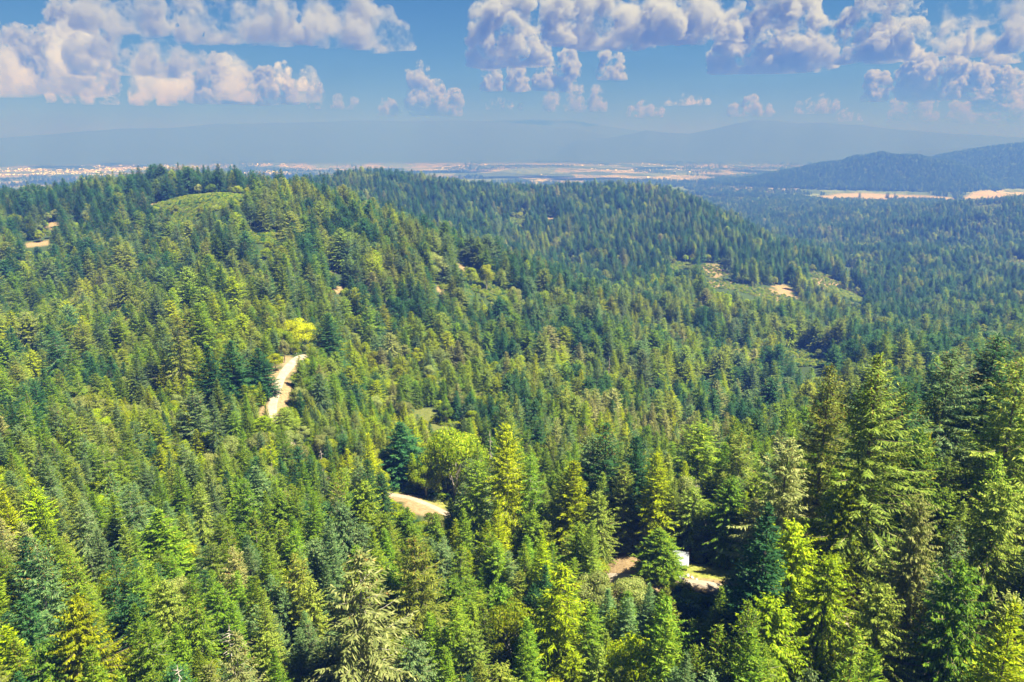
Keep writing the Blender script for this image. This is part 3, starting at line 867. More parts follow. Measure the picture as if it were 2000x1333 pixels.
Q = np.stack([i[:-1, :-1], i[1:, :-1], i[1:, 1:], i[:-1, 1:]], -1).reshape(-1, 4)
m, nt, N, L = node_mat('pale_gravel')
g = N.new('ShaderNodeNewGeometry')
def _nz(sc, d=4):
    a = N.new('ShaderNodeTexNoise'); a.inputs['Scale'].default_value = sc; a.inputs['Detail'].default_value = d; L.new(g.outputs['Position'], a.inputs['Vector']); return a
a1, a2 = _nz(1.3, 6), _nz(.25, 3)
r = N.new('ShaderNodeValToRGB'); r.color_ramp.elements[0].color = (.135, .105, .075, 1); r.color_ramp.elements[1].color = (.275, .225, .175, 1)
r.color_ramp.elements[0].position = .3; r.color_ramp.elements[1].position = .62
ad = N.new('ShaderNodeMath'); ad.operation = 'ADD'; ml = N.new('ShaderNodeMath'); ml.operation = 'MULTIPLY'; ml.inputs[1].default_value = .5
L.new(a1.outputs[0], ad.inputs[0]); L.new(a2.outputs[0], ad.inputs[1]); L.new(ad.outputs[0], ml.inputs[0]); L.new(ml.outputs[0], r.inputs[0])
b = N.new('ShaderNodeBsdfPrincipled'); b.inputs['Roughness'].default_value = .95; L.new(r.outputs[0], b.inputs['Base Color'])
bp = N.new('ShaderNodeBump'); bp.inputs['Distance'].default_value = .15; L.new(a1.outputs[0], bp.inputs['Height']); L.new(bp.outputs[0], b.inputs['Normal'])
om = N.new('ShaderNodeOutputMaterial'); L.new(b.outputs[0], om.inputs[0])
tag(link('road', mesh_np('road', np.stack([RX.ravel(), RY.ravel(), RZ.ravel()], 1), Q[:, ::-1], [m], None, True)), 'pale gravel track winding along the wooded ridge', 'road', kind='structure')

# ------------------------------------------------------------------ shed
def plain(name, col, rough=.7, metal=0.0, var=.25, sc=2.0):
    m, nt, N, L = node_mat(name)
    tc = N.new('ShaderNodeTexCoord'); nz = N.new('ShaderNodeTexNoise'); nz.inputs['Scale'].default_value = sc; nz.inputs['Detail'].default_value = 5
    L.new(tc.outputs['Object'], nz.inputs[0])
    r = N.new('ShaderNodeValToRGB')
    r.color_ramp.elements[0].color = (*[c * (1 - var) for c in col], 1); r.color_ramp.elements[1].color = (*[min(1, c * (1 + var)) for c in col], 1)
    r.color_ramp.elements[0].position = .3; r.color_ramp.elements[1].position = .7
    L.new(nz.outputs[0], r.inputs[0])
    b = N.new('ShaderNodeBsdfPrincipled'); b.inputs['Roughness'].default_value = rough; b.inputs['Metallic'].default_value = metal
    L.new(r.outputs[0], b.inputs['Base Color'])
    om = N.new('ShaderNodeOutputMaterial'); L.new(b.outputs[0], om.inputs[0])
    return m


def boxes(name, lst, mat, parent=None, bev=.0):
    """lst: (centre, size) boxes joined into one mesh"""
    bm = bmesh.new()
    for c, s in lst:
        bmesh.ops.create_cube(bm, size=1.0, matrix=Matrix.Translation(c) @ Matrix.Diagonal((*s, 1)))
    if bev: bmesh.ops.bevel(bm, geom=bm.edges[:], offset=bev, segments=1, affect='EDGES')
    me = bpy.data.meshes.new(name); bm.to_mesh(me); bm.free(); me.materials.append(mat)
    return link(name, me, parent)


SX, SY, _ = place(1309, 1097, 166)
SZ = float(ground(SX, SY))
shed = bpy.data.objects.new('shed', None); COL.objects.link(shed)
shed.location = (SX, SY, SZ); shed.rotation_euler = (0, 0, R_(-14))
tag(shed, 'small metal roofed shed half hidden behind a fir beside the gravel road', 'shed')
M_ROOF = plain('sheet_metal_roof', (.22, .24, .275), .6, .25, .06, .8)
M_WALL = plain('grey_board_wall', (.095, .105, .13), .7, 0, .14, 1.5)
M_DARK = plain('dark_opening', (.05, .05, .055), .8)
W2, D2, HB, HF = 4.1, 2.3, 2.3, 2.9
bm = bmesh.new()
# walls, mono pitch: lower towards the back left
prof = [(-W2, -D2, 0), (W2, -D2, 0), (W2, D2, 0), (-W2, D2, 0), (-W2, -D2, HB), (W2, -D2, HB), (W2, D2, HF), (-W2, D2, HF)]
vs = [bm.verts.new(p) for p in prof]
for f in ((0, 1, 5, 4), (1, 2, 6, 5), (2, 3, 7, 6), (3, 0, 4, 7), (3, 2, 1, 0), (4, 5, 6, 7)): bm.faces.new([vs[k] for k in f])
me = bpy.data.meshes.new('wall'); bm.to_mesh(me); bm.free(); me.materials.append(M_WALL); link('wall', me, shed)
# corrugated roof sheet with overhang
nx = 84
xs = np.linspace(-W2 - .35, W2 + .35, nx); corr = .035 * np.cos(np.arange(nx) * math.pi)
ys = [-D2 - .45, D2 + .4]; zf = lambda y: HB + (HF - HB) * (y + D2) / (2 * D2) + .09
V = []
for dz in (0, .05):
    for y in ys:
        for k in range(nx): V.append((xs[k], y, zf(y) + corr[k] + dz))
V = np.array(V); ii = np.arange(4 * nx).reshape(4, nx); q = []
for k in range(nx - 1):
    q += [(ii[2, k], ii[2, k + 1], ii[3, k + 1], ii[3, k]), (ii[0, k], ii[1, k], ii[1, k + 1], ii[0, k + 1]), (ii[0, k], ii[0, k + 1], ii[2, k + 1], ii[2, k]), (ii[1, k], ii[3, k], ii[3, k + 1], ii[1, k + 1])]
link('roof', mesh_np('roof', V, np.array(q), [M_ROOF]), shed)
d = boxes('door', [((W2 - 1.2, -D2 - .03, 1.0), (1.0, .06, 2.0))], M_DARK, shed)
boxes('handle', [((W2 - .8, -D2 - .08, 1.0), (.05, .05, .16))], M_ROOF, d)
f = boxes('window', [((W2 + .02, 0.2, 1.5), (.05, .9, .7))], M_DARK, shed)
boxes('frame', [((W2 + .03, .2, 1.89), (.08, 1.06, .08)), ((W2 + .03, .2, 1.11), (.08, 1.06, .08)), ((W2 + .03, -.29, 1.5), (.08, .08, .7)), ((W2 + .03, .69, 1.5), (.08, .08, .7))], M_ROOF, f)
boxes('eave', [((0, -D2 - .40, zf(-D2 - .40) - .13), (2 * W2 + .6, .05, .14))], M_WALL, shed)

# boulders and blocks by the road
M_ROCK = plain('pale_rock', (.42, .40, .40), .9, 0, .3, 1.2)
def boulder(px, py, R, s, label, seed, col=None):
    rng = np.random.default_rng(seed)
    bm = bmesh.new(); bmesh.ops.create_icosphere(bm, subdivisions=3, radius=1)
    me = bpy.data.meshes.new('boulder'); bm.to_mesh(me); bm.free()
    for v in me.vertices:
        n = mnoise.fractal(Vector(v.co) * 1.4 + Vector((seed, 0, 0)), .8, 2, 4)
        c = v.co * (1 + .35 * n)
        v.co = (round(c.x * 2.4) / 2.4 * .5 + c.x * .5, c.y, max(c.z * .7, -.4))
    me.materials.append(M_ROCK)
    o = link('boulder', me); x, y, _ = place(px, py, R); o.location = (x, y, float(ground(x, y)) + .25 * s); o.scale = (s, s * .8, s); o.rotation_euler = (0, 0, seed)
    tag(o, label, 'boulder', 'boulders beside the gravel road')
boulder(1343, 1120, 161, .55, 'largest pale boulder on the dry grass right of the shed', 1)
boulder(1352, 1126, 160, .42, 'small pale boulder lying against the largest boulder by the shed', 2)
boulder(1361, 1129, 159, .3, 'low stone at the road edge, farthest right of the boulders', 3)
# utility cabinet by the road
ux, uy, _ = place(1331, 1137, 158)
cab = bpy.data.objects.new('utility_cabinet', None); COL.objects.link(cab); cab.location = (ux, uy, float(ground(ux, uy))); cab.rotation_euler = (0, 0, R_(12))
tag(cab, 'pale lavender grey box on the verge between shed and road', 'cabinet')
M_CAB = plain('painted_cabinet', (.55, .56, .66), .5, 0, .1, 3)
boxes('body', [((0, 0, .5), (1.3, .8, 1.0))], M_CAB, cab, .03)
boxes('lid', [((0, 0, 1.04), (1.4, .9, .08))], M_ROOF, cab)
boxes('door', [((0, -.415, .5), (.9, .03, .7))], M_DARK, cab)

# ------------------------------------------------------------------ trees: who stands where
# the trees one can pick out: (px, py of the top, range, width px, shape, tone, label)
HERO = [
 (1725, 686, 132, 215, 'giant', 'olive', 'tallest brown topped spruce, standing highest in the front right stand'),
 (1630, 706, 150, 165, 'giant', 'olive', 'tall spruce with coppery top just left of the tallest spruce'),
 (1868, 672, 168, 190, 'giant_b', 'grey', 'tall grey green spruce right of the tallest brown topped spruce'),
 (1950, 648, 176, 190, 'giant', 'dark', 'dark tall spruce near the right edge with its top against blue forest'),
 (2005, 690, 150, 210, 'giant_b', 'olive', 'olive giant spruce cut by the right edge of the photo'),
 (1775, 745, 158, 150, 'giant', 'dark', 'dark spruce squeezed behind the tallest spruce on its right side'),
 (1541, 848, 141, 215, 'giant_b', 'straw', 'broad straw green spruce with layered boughs right of the shed clearing'),
 (1452, 838, 186, 100, 'spruce_a', 'olive', 'olive spruce left of the broad straw green spruce'),
 (1655, 918, 127, 120, 'cedar_a', 'yellow', 'bright yellow green cedar in the dark gap below the tallest spruce'),
 (1800, 962, 120, 115, 'cedar_b', 'pale', 'narrow pale cedar column at the lower right with dark shade beside it'),
 (1815, 838, 142, 70, 'young', 'bright', 'slender vivid green fir under the tall grey green spruce'),
 (1556, 1018, 119, 150, 'cedar_a', 'yellow', 'yellow green cedar directly below the broad straw green spruce'),
 (1622, 1078, 112, 125, 'cedar_b', 'yellow', 'yellow cedar column just left of the road scrap at lower right'),
 (1515, 1165, 104, 180, 'cedar_a', 'yellow', 'big yellow cedar at the bottom edge left of the road scrap'),
 (1725, 1136, 106, 160, 'cedar_a', 'olive', 'olive tinged cedar just right of the road scrap at lower right'),
 (1880, 1088, 108, 170, 'cedar_b', 'mid', 'broad shaggy cedar near the lower right corner'),
 (1985, 1160, 100, 150, 'fir_c', 'bright', 'bright fir in the lower right corner of the photo'),
 (1960, 930, 128, 150, 'cedar_b', 'olive', 'clumpy olive cedar at the right edge in front of dark shade'),
 (1437, 1112, 129, 95, 'spruce_a', 'grey', 'young grey green spruce standing at the right end of the road clearing'),
 (1290, 1030, 158.5, 98, 'fir_c', 'mid', 'full round fir hiding most of the metal roofed shed'),
 (1287, 884, 176, 85, 'fir_b', 'yellow', 'sunlit yellow green fir right behind the fir at the shed'),
 (1248, 850, 184, 105, 'fir_a', 'dark', 'dark fir left of the sunlit fir behind the shed'),
 (1186, 822, 186, 130, 'spruce_a', 'dark', 'dark shaggy spruce tall behind the clearing left of the shed'),
 (1368, 826, 204, 120, 'tall', 'mid', 'tall fir with bare lower stem behind the shed clearing'),
 (1238, 1010, 176, 50, 'young', 'mid', 'small fir on the back edge of the shed clearing'),
 (990, 826, 200, 110, 'cedar_a', 'yellow', 'yellow cedar right of the bleached broken snag'),
 (888, 832, 233, 130, 'leafy_b', 'bright', 'rounded bright green tree directly above the tan road bank'),
 (783, 822, 246, 108, 'fir_c', 'dark', 'dark broad fir above the left end of the tan road bank'),
 (930, 898, 178, 90, 'tall', 'mid', 'left one of the bare stemmed fir trio right of the road bank'),
 (990, 872, 174, 85, 'tall', 'yellow', 'middle one of the bare stemmed fir trio right of the road bank'),
 (1034, 884, 176, 85, 'tall', 'mid', 'right one of the bare stemmed fir trio right of the road bank'),
 (692, 1072, 117, 250, 'spruce_b', 'straw', 'big pale ragged spruce with open boughs at the lower middle'),
 (806, 1046, 134, 150, 'spruce_a', 'olive', 'olive spruce right of the big pale ragged spruce'),
 (1092, 1104, 122, 180, 'spruce_b', 'yellow', 'light green spruce with its grey stem showing at the bottom middle'),
 (1118, 898, 172, 110, 'fir_b', 'yellow', 'yellow green fir left of the dark shaggy spruce'),
 (500, 908, 204, 95, 'fir_c', 'grey', 'blue grey fir alone in tone among the green firs at left'),
 (306, 992, 172, 115, 'fir_c', 'mid', 'full green fir beside a deep black gap at left'),
 (452, 1232, 112, 130, 'spruce_b', 'straw', 'pale half bare spruce at the bottom edge left of middle'),
 (142, 1158, 126, 130, 'cedar_a', 'yellow', 'yellow cedar near the lower left corner'),
 (376, 758, 288, 72, 'spruce_a', 'grey', 'grey spruce with spiky top left of the ridge road'),
 (340, 612, 345, 80, 'spruce_b', 'olive', 'open topped olive spruce on the left ridge crest'),
 (388, 592, 372, 80, 'fir_a', 'mid', 'dark topped fir right of the open topped olive spruce'),
 (402, 672, 306, 80, 'fir_c', 'dark', 'left fir of the dark trio beside the ridge road'),
 (452, 664, 312, 80, 'fir_a', 'dark', 'middle fir of the dark trio beside the ridge road'),
 (502, 678, 316, 72, 'fir_c', 'dark', 'right fir of the dark trio, nearest to the ridge road'),
 (550, 796, 284, 66, 'spruce_a', 'olive', 'olive spruce covering the lower end of the ridge road'),
 (512, 812, 280, 62, 'fir_b', 'yellow', 'yellow green fir left of the lower end of the ridge road'),
 (590, 702, 338, 40, 'young', 'grey', 'small grey fir on the right verge of the ridge road'),
 (640, 612, 390, 70, 'fir_a', 'dark', 'dark fir right of the lemon yellow maple'),
 (580, 622, 398, 62, 'leafy_b', 'lemon', 'lemon yellow maple glowing above the ridge road bend'),
 (545, 642, 372, 46, 'leafy_a', 'bright', 'bright green broadleaf tree left of the lemon yellow maple'),
 (553, 664, 357, 22, 'leafy_c', 'straw', 'small straw coloured tree between maple and ridge road'),
 (536, 690, 344, 30, 'leafy_a', 'yellow', 'yellow green bush tree on the left verge of the ridge road'),
 (1348, 1066, 174, 32, 'bush', 'rust', 'rust coloured bush behind the shed roof'),
 (1388, 985, 178, 90, 'leafy_c', 'mid', 'dense broadleaf tree with shiny leaves right of the shed'),
 (1350, 930, 186, 70, 'leafy_c', 'pale', 'tall thin broadleaf tree with pale stems behind the shed'),
 (1005, 1178, 131, 110, 'leafy_b', 'bright', 'vivid green broadleaf tree left of the light green spruce'),
 (1235, 1130, 142, 80, 'leafy_a', 'pale', 'pale leafy tree at the lower edge of the shed clearing'),
 (1160, 1120, 140, 90, 'leafy_c', 'pale', 'airy pale broadleaf tree left of the shed clearing'),
 (1245, 1235, 112, 120, 'leafy_b', 'yellow', 'yellow flecked broadleaf thicket at the bottom right of middle'),
 (1330, 1172, 130, 90, 'leafy_b', 'dark', 'dark leafed tree in shade just below the road clearing'),
 (847, 492, 640, 52, 'leafy_b', 'pale', 'biggest pale round broadleaf tree on the middle slope'),
 (950, 516, 655, 30, 'leafy_a', 'bright', 'bright round tree right of the bare slide on the middle slope'),
 (1063, 566, 640, 26, 'leafy_c', 'bright', 'narrow lime green tree standing alone among dark firs mid slope'),
 (1005, 560, 645, 28, 'leafy_c', 'pale', 'pale upright broadleaf tree left of the narrow lime green tree'),
 (920, 522, 650, 24, 'leafy_a', 'bright', 'small bright tree beside the bare slide on the middle slope'),
]
R2S = {}
T = {k: [] for k in ('x', 'y', 'z', 'sx', 'sz', 'rot', 'shape', 'tone', 'hero')}
SHP = list(SHAPES); TON = list(LEAF)
SH_W = {k: float(np.percentile(np.hypot(v[0][0][:, 0], v[0][0][:, 1]), 97)) for k, v in SHAPES.items()}
def add(x, y, z, sx, sz, rot, shape, tone, hero=-1):
    for k, v in zip(T, (x, y, z, sx, sz, rot, shape, tone, hero)): T[k].append(v)
prng = random.Random(5)
hx, hy, hw = [], [], []
for k, (px, py, R, wpx, shp, tone, lab) in enumerate(HERO):
    x, y, zt = place(px, py, R)
    zg = float(ground(x, y))
    Hh = max(zt - zg, 2.0)
    dist = math.sqrt(x * x + y * y + (zt - CAMZ) ** 2)
    wm = wpx * dist / FPX
    add(x, y, zg, wm / (2 * SH_W[shp]), Hh / SH_H[shp], prng.uniform(0, 6.28), shp, tone, k)
    hx.append(x); hy.append(y); hw.append(wm)
    print('hero %2d H=%.1f w=%.1f %s' % (k, Hh, wm, shp))
hx, hy, hw = map(np.array, (hx, hy, hw))

# the rest of the wood: jittered grid in range bands
azl, azr = R_(-41), R_(41)
CX, CY, CB = [], [], []
for (ra, rb, s) in ((50, 330, 4.9), (330, 380, 5.6), (380, 950, 9.0), (950, 1800, 10.4), (1800, 4300, 12.5)):
    n = int(2 * rb / s) + 1
    gx, gy = np.meshgrid(np.arange(-rb, rb, s), np.arange(0, rb, s))
    gx = gx + RNG.uniform(-.46, .46, gx.shape) * s; gy = gy + RNG.uniform(-.46, .46, gy.shape) * s
    r = np.hypot(gx, gy); a = np.arctan2(gx, gy)
    k = (r >= ra) & (r < rb) & (a > azl) & (a < azr)
    CX.append(gx[k]); CY.append(gy[k]); CB.append(np.full(k.sum(), s))
cx, cy_, cs = map(np.concatenate, (CX, CY, CB))
cr = np.hypot(cx, cy_); cz = ground(cx, cy_)
op = gsample(mask_open, cx, cy_)
keep = RNG.random(len(cx)) > op * np.where(cr > 380, .93, 1.0)
keep &= ~((op > .45) & (cr <= 380))
# off the road
dmin = np.full(len(cx), 1e9)
nearm = cr < 800
for s in range(0, len(rc), 200):
    blk = rc[s:s + 200]
    d = np.sqrt((cx[nearm, None] - blk[None, :, 0]) ** 2 + (cy_[nearm, None] - blk[None, :, 1]) ** 2).min(1)
    dmin[nearm] = np.minimum(dmin[nearm], d)
keep &= dmin > 3.4
for a, b, w in zip(hx, hy, hw):
    keep &= (cx - a) ** 2 + (cy_ - b) ** 2 > (w * .36) ** 2
keep &= (cx - SX) ** 2 + (cy_ - SY) ** 2 > 6.5 ** 2
# hidden behind ridges
zmax = np.maximum.accumulate((HG + 9 - CAMZ) / RG, axis=1)
keep &= (cz + 32 - CAMZ) / cr > gsample(zmax, cx, cy_) - .004
cx, cy_, cs, cr, cz, op = (v[keep] for v in (cx, cy_, cs, cr, cz, op))
n = len(cx)
# species, tone and size in drifting patches
s1 = fbm(cx, cy_, 90, 101, 2); s2 = fbm(cx, cy_, 60, 131, 2); s3 = fbm(cx, cy_, 130, 151, 3); u = RNG.random(n); u2 = RNG.random(n)
ppx, ppy = project(cx, cy_, cz + 18)
leafy = (u2 < .06 + .08 * (cr > 300) + .13 * (cr > 800) * (s1 > .45) + .35 * smooth(.66, .78, s1) + .30 * smooth(1150, 1250, ppy) * smooth(850, 950, ppx) * (1 - smooth(1300, 1400, ppx)))
leafy |= (op > .05) & (u2 < .55)
H = (17 + 10 * s2 + 4.5 * RNG.normal(0, 1, n)) * (.87 + .13 * smooth(240, 420, cr)) * (1 + .26 * smooth(330, 520, cr))
H = np.clip(H, 8, 40)
big = (ppx > 1400) & (cr < 260); H[big] = H[big] * 1.05 + 4
young = (s3 > .60) & (cr < 700); H[young] *= .68
young2 = (ppx > 560) & (ppx < 980) & (cr > 235) & (cr < 430); H[young2] *= .74
shape = np.empty(n, object); tone = np.empty(n, object)
mixu = u + (s1 - .5) * .9
_f = fbm(cx, cy_, 38, 171, 2) + .10 * RNG.random(n)
utone = np.argsort(np.argsort(_f)) / n          # stands of one tone rather than a random sprinkle
for k in range(n):
    if leafy[k]:
        shape[k] = ('leafy_a', 'leafy_b', 'leafy_c', 'leafy_c')[prng.randrange(4)]
        tone[k] = prng.choices(('bright', 'pale', 'mid', 'yellow', 'rust'), (4, 5, 2, 3, 0))[0]
        H[k] = prng.uniform(6, 13) * (1.0 if cr[k] < 800 else 1.25)
        continue
    v = mixu[k]
    if v < .22: shape[k] = ('cedar_a', 'cedar_b', 'cedar_c')[prng.randrange(3)]
    elif v < .72: shape[k] = ('fir_a', 'fir_b', 'fir_c', 'fir_d', 'fir_e')[prng.randrange(5)]
    elif v < .95: shape[k] = ('spruce_a', 'spruce_b', 'spruce_c')[prng.randrange(3)]
    else: shape[k] = 'tall'
    if H[k] < 13 and v >= .22: shape[k] = 'young'
    wt = {'dark': 2.2, 'mid': 3.0, 'olive': 1.7, 'grey': 1.2, 'yellow': 1.5, 'pale': .12, 'rust': 0, 'straw': .35 if cr[k] < 500 else .1}
    if shape[k].startswith('cedar'): wt.update(dark=.4, yellow=4, olive=2.4, mid=2.5)
    if shape[k].startswith('spruce'): wt.update(dark=1.2, olive=3, grey=2.6, yellow=.4)
    if cr[k] > 600: wt.update(yellow=.5, dark=4)
    if cr[k] > 850: wt.update(yellow=.08, dark=11, mid=1.1, olive=.2, grey=.7)
    if cr[k] > 300 and ppx[k] > 900: wt.update(yellow=.35, dark=max(wt['dark'], 5), mid=1.8)
    if s3[k] > .58: wt.update(dark=wt['dark'] * .4, yellow=wt['yellow'] * 2)
    if s3[k] < .42: wt.update(dark=5, yellow=.2)
    if young2[k]: wt.update(yellow=3.4, mid=4, dark=.9)
    if ppy[k] > 820: wt.update(dark=.7, yellow=wt['yellow'] * 1.5 + .5)
    if ppy[k] > 1050 and ppx[k] < 1500: wt.update(dark=.5, yellow=wt['yellow'] * 1.4 + .6)
    q_ = sum(wt.values()) * (utone[k] if prng.random() < .72 else prng.random()); acc = 0.0
    for t_ in ('dark', 'mid', 'grey', 'olive', 'yellow', 'pale', 'straw', 'rust'):
        acc += wt[t_]
        if acc >= q_: break
    tone[k] = t_
wf_ = RNG.uniform(.92, 1.3, n)
SZv = np.array([H[k] / SH_H[shape[k]] for k in range(n)])
SXv = np.array([wf_[k] * (min(SZv[k], 1.6) ** .6) for k in range(n)])
SXv = np.where(leafy, SZv * RNG.uniform(.85, 1.2, n), SXv * (.86 + .46 * smooth(250, 520, cr)) * (1 + .12 * smooth(1200, 2000, cr)))
# keep the sight lines to the open patches the photograph shows
halfw = np.array([SH_W[s] for s in shape]) * SXv
tx, ty = project(cx, cy_, cz + H); bx_, by_ = project(cx, cy_, cz)
hpx = halfw * FPX / np.sqrt(cr ** 2 + (CAMZ - cz) ** 2)
ok = np.ones(n, bool)
CLEAR = [(x_, y_, R_c, 3) for (q_, p_, R_c, hw_, hd_, k_) in OPEN if R_c > 400 and hw_ > 12 for s_ in (-.6, -.2, .2, .6) for t__ in (-.5, 0, .5) for (x_, y_) in [tuple(float(v) for v in project(*(lambda X, Y: (X, Y, float(ground(X, Y))))(*(np.array(place(q_, p_, R_c)[:2]) + np.array([s_ * hw_, t__ * hd_])))))]] + [(1362, 1105, 163, 12), (1400, 1135, 156, 8), (1335, 1143, 157, 8), (1375, 1143, 157, 8), (1330, 1090, 164, 8), (1326, 1108, 160, 6), (1345, 1122, 160, 8), (1228, 1096, 168, 26), (1245, 1080, 170, 12), (1215, 1105, 166, 14), (1232, 1115, 163, 12), (1290, 1100, 160, 20), (1290, 1060, 160, 20), (1290, 1030, 160, 10),
         (765, 950, 228, 8), (800, 962, 225, 8), (840, 970, 220, 12), (850, 985, 214, 8), (780, 975, 222, 10), (820, 1000, 212, 12), (862, 975, 218, 11), (866, 985, 214, 8), (810, 985, 216, 10), (840, 1000, 212, 8), (860, 955, 224, 5),
         (548, 740, 325, 14), (543, 755, 317, 14), (560, 715, 345, 9), (574, 695, 365, 8), (535, 770, 312, 13), (552, 700, 356, 9), (1652, 1216, 120, 10), (1640, 1165, 130, 10), (662, 911, 245, 6), (865, 565, 560, 6), (905, 520, 620, 8), (660, 567, 505, 8), (652, 530, 555, 5),
         (1430, 562, 880, 26), (1480, 572, 865, 26), (1530, 573, 850, 20), (1505, 560, 880, 16), (1635, 500, 1180, 20), (1660, 522, 1150, 10), (302, 398, 850, 6), (375, 375, 850, 24), (420, 358, 870, 24), (345, 392, 830, 14), (105, 440, 830, 6), (72, 476, 790, 8), (850, 795, 318, 14), (790, 775, 330, 12), (910, 805, 310, 8), (1075, 428, 1080, 5)]
CLEAR += [(1405, 1112, 161, 12), (1420, 1140, 155, 12), (1385, 1128, 158, 12), (1350, 1108, 163, 14), (1260, 1120, 161, 12)]
CLEAR = [(px, py, seen_range(px, py, far_out(R)) if w != 3 else R, w) for px, py, R, w in CLEAR]
for (px, py, R, w) in CLEAR:
    t_ = np.clip((py - ty) / np.maximum(by_ - ty, 1), 0, 1)
    xm = tx + (bx_ - tx) * t_
    ok &= ~((cr < R + 1) & (py > ty + 2) & (py < by_ + 6) & (np.abs(px - xm) < hpx * np.clip(t_ * 1.1 + .12, 0, 1) + w))
for (px, py, R, wpx, shp, tn_, lab) in HERO:
    if R > 260: continue
    yy = py + 18
    t_ = np.clip((yy - ty) / np.maximum(by_ - ty, 1), 0, 1)
    xm = tx + (bx_ - tx) * t_
    ok &= ~((cr < R) & (yy > ty + 2) & (yy < by_) & (np.abs(px - xm) < hpx * t_ + wpx * .12))
    if wpx >= 95:
        yy = py + wpx * .75; t_ = np.clip((yy - ty) / np.maximum(by_ - ty, 1), 0, 1); xm = tx + (bx_ - tx) * t_
        ok &= ~((cr < R) & (yy > ty + 2) & (yy < by_) & (np.abs(px - xm) < hpx * t_ + wpx * .10))
sdir = np.array([-math.sin(SUN_AZ), -math.cos(SUN_AZ)]); cot = 1 / math.tan(SUN_EL)
for (px, py, R, w) in CLEAR:                     # sunlight reaches the nearer clearings
    if R > 400: continue
    qx, qy, _ = place(px, py, R)
    al = (qx - cx) * sdir[0] + (qy - cy_) * sdir[1]; pe = np.abs((qx - cx) * sdir[1] - (qy - cy_) * sdir[0])
    ln = (H + cz - float(ground(qx, qy))) * cot
    ok &= ~((al > -1) & (al < ln) & (pe < 1.15 * halfw * np.clip(1 - al / np.maximum(ln, .1), 0, 1) ** .6 + 1.6))
print('trees', n, ok.sum())
for k in np.nonzero(ok)[0]:
    add(cx[k], cy_[k], cz[k], SXv[k], SZv[k], prng.uniform(0, 6.28), shape[k], tone[k])
for k in T:
    T[k] = np.array(T[k], dtype=object if k in ('shape', 'tone') else float)
NT = len(T['x'])
isleaf = np.array([s.startswith('leafy') or s == 'bush' for s in T['shape']])
HT_ = np.array([SH_H[s] for s in T['shape']]) * T['sz']
WT_ = np.array([SH_W[s] for s in T['shape']]) * T['sx']
RT = np.hypot(T['x'], T['y'])
TPX, TPY = project(T['x'], T['y'], T['z'] + HT_); BPX, BPY = project(T['x'], T['y'], T['z'])
WPX = WT_ * FPX / np.sqrt(RT ** 2 + (CAMZ - T['z']) ** 2)
# how much of each tree the photograph's view shows (coarse painter's count, near to far)
cov = np.zeros((334, 500), bool); vis = np.zeros(NT)
for k in np.argsort(RT):
    if RT[k] > 700: break
    if TPX[k] < -80 or TPX[k] > 2080 or TPY[k] > 1340: continue
    y0, y1 = TPY[k] / 4, BPY[k] / 4
    for yy in range(max(0, int(y0)), min(333, int(y1)) + 1):
        t_ = (yy - y0) / max(y1 - y0, .5)
        w = WPX[k] / 4 * (math.sin(min(1, max(t_, .05)) * 2.2 + .3) if isleaf[k] else min(1.0, t_ * 1.25 + .08))
        xm = (TPX[k] + (BPX[k] - TPX[k]) * t_) / 4
        a, b = max(0, int(xm - w)), min(500, int(xm + w) + 1)
        if b > a:
            row = cov[yy, a:b]; vis[k] += (b - a) - row.sum(); row[:] = True
hero = T['hero'] >= 0
vis[hero] += 1e6
order_c = [k for k in np.argsort(-vis) if not isleaf[k] and vis[k] > 3][:300]
order_l = [k for k in np.argsort(-vis) if isleaf[k] and vis[k] > 3][:150]
single = np.zeros(NT, bool); single[order_c] = True; single[order_l] = True
print('single conifers', len(order_c), 'leafy', len(order_l), 'min vis', vis[order_c[-1]], vis[order_l[-1]])

# ------------------------------------------------------------------ labels of the single trees
MARK = [('the metal roofed shed', 1312, 1092), ('the tan road bank', 815, 972), ('the ridge road bend', 550, 740), ('the lemon yellow maple', 580, 648), ('the tallest spruce', 1725, 780), ('the bleached broken snag', 955, 872),
        ('the big pale ragged spruce', 692, 1170), ('the bare stemmed trio', 985, 990), ('the lower right road scrap', 1652, 1216), ('the blue grey fir', 500, 955), ('the dark fir trio', 452, 725),
        ('the bottom left corner', 0, 1333), ('the bottom right corner', 2000, 1333), ('the black gap at left', 268, 1005), ('the spiky grey spruce', 376, 800), ('the yellow cedar at lower left', 142, 1230), ('the young grey spruce', 1437, 1180), ('the left edge middle', 0, 800), ('the dark shaggy spruce', 1186, 900), ('the narrow pale cedar', 1800, 1080), ('the light green spruce', 1092, 1190), ('the sunny brush slope', 850, 790)]
DIRS = ['right of', 'above and right of', 'above', 'above and left of', 'left of', 'below and left of', 'below', 'below and right of']
ORD = ['nearest', 'second', 'third', 'fourth', 'fifth', 'sixth', 'seventh', 'eighth', 'ninth', 'tenth', 'eleventh', 'twelfth', 'thirteenth', 'fourteenth', 'fifteenth', 'sixteenth', 'seventeenth', 'eighteenth', 'nineteenth', 'twentieth']
MX = TPX; MY = TPY + (np.minimum(BPY, 1333) - TPY) * .4
cells = {}
for k in np.nonzero(single)[0]:
    d = [math.hypot(MX[k] - q[1], MY[k] - q[2]) for q in MARK]
    j = int(np.argmin(d))
    s = int(round(math.atan2(-(MY[k] - MARK[j][2]), MX[k] - MARK[j][1]) / (math.pi / 4))) % 8
    cells.setdefault((bool(isleaf[k]), j, s), []).append((d[j], k))
LABEL = {}
TW = {'straw': 'straw coloured', 'dark': 'dark green', 'mid': 'mid green', 'olive': 'olive', 'grey': 'grey green', 'yellow': 'yellow green', 'bright': 'bright green', 'pale': 'pale green', 'lemon': 'lemon yellow', 'rust': 'rusty'}
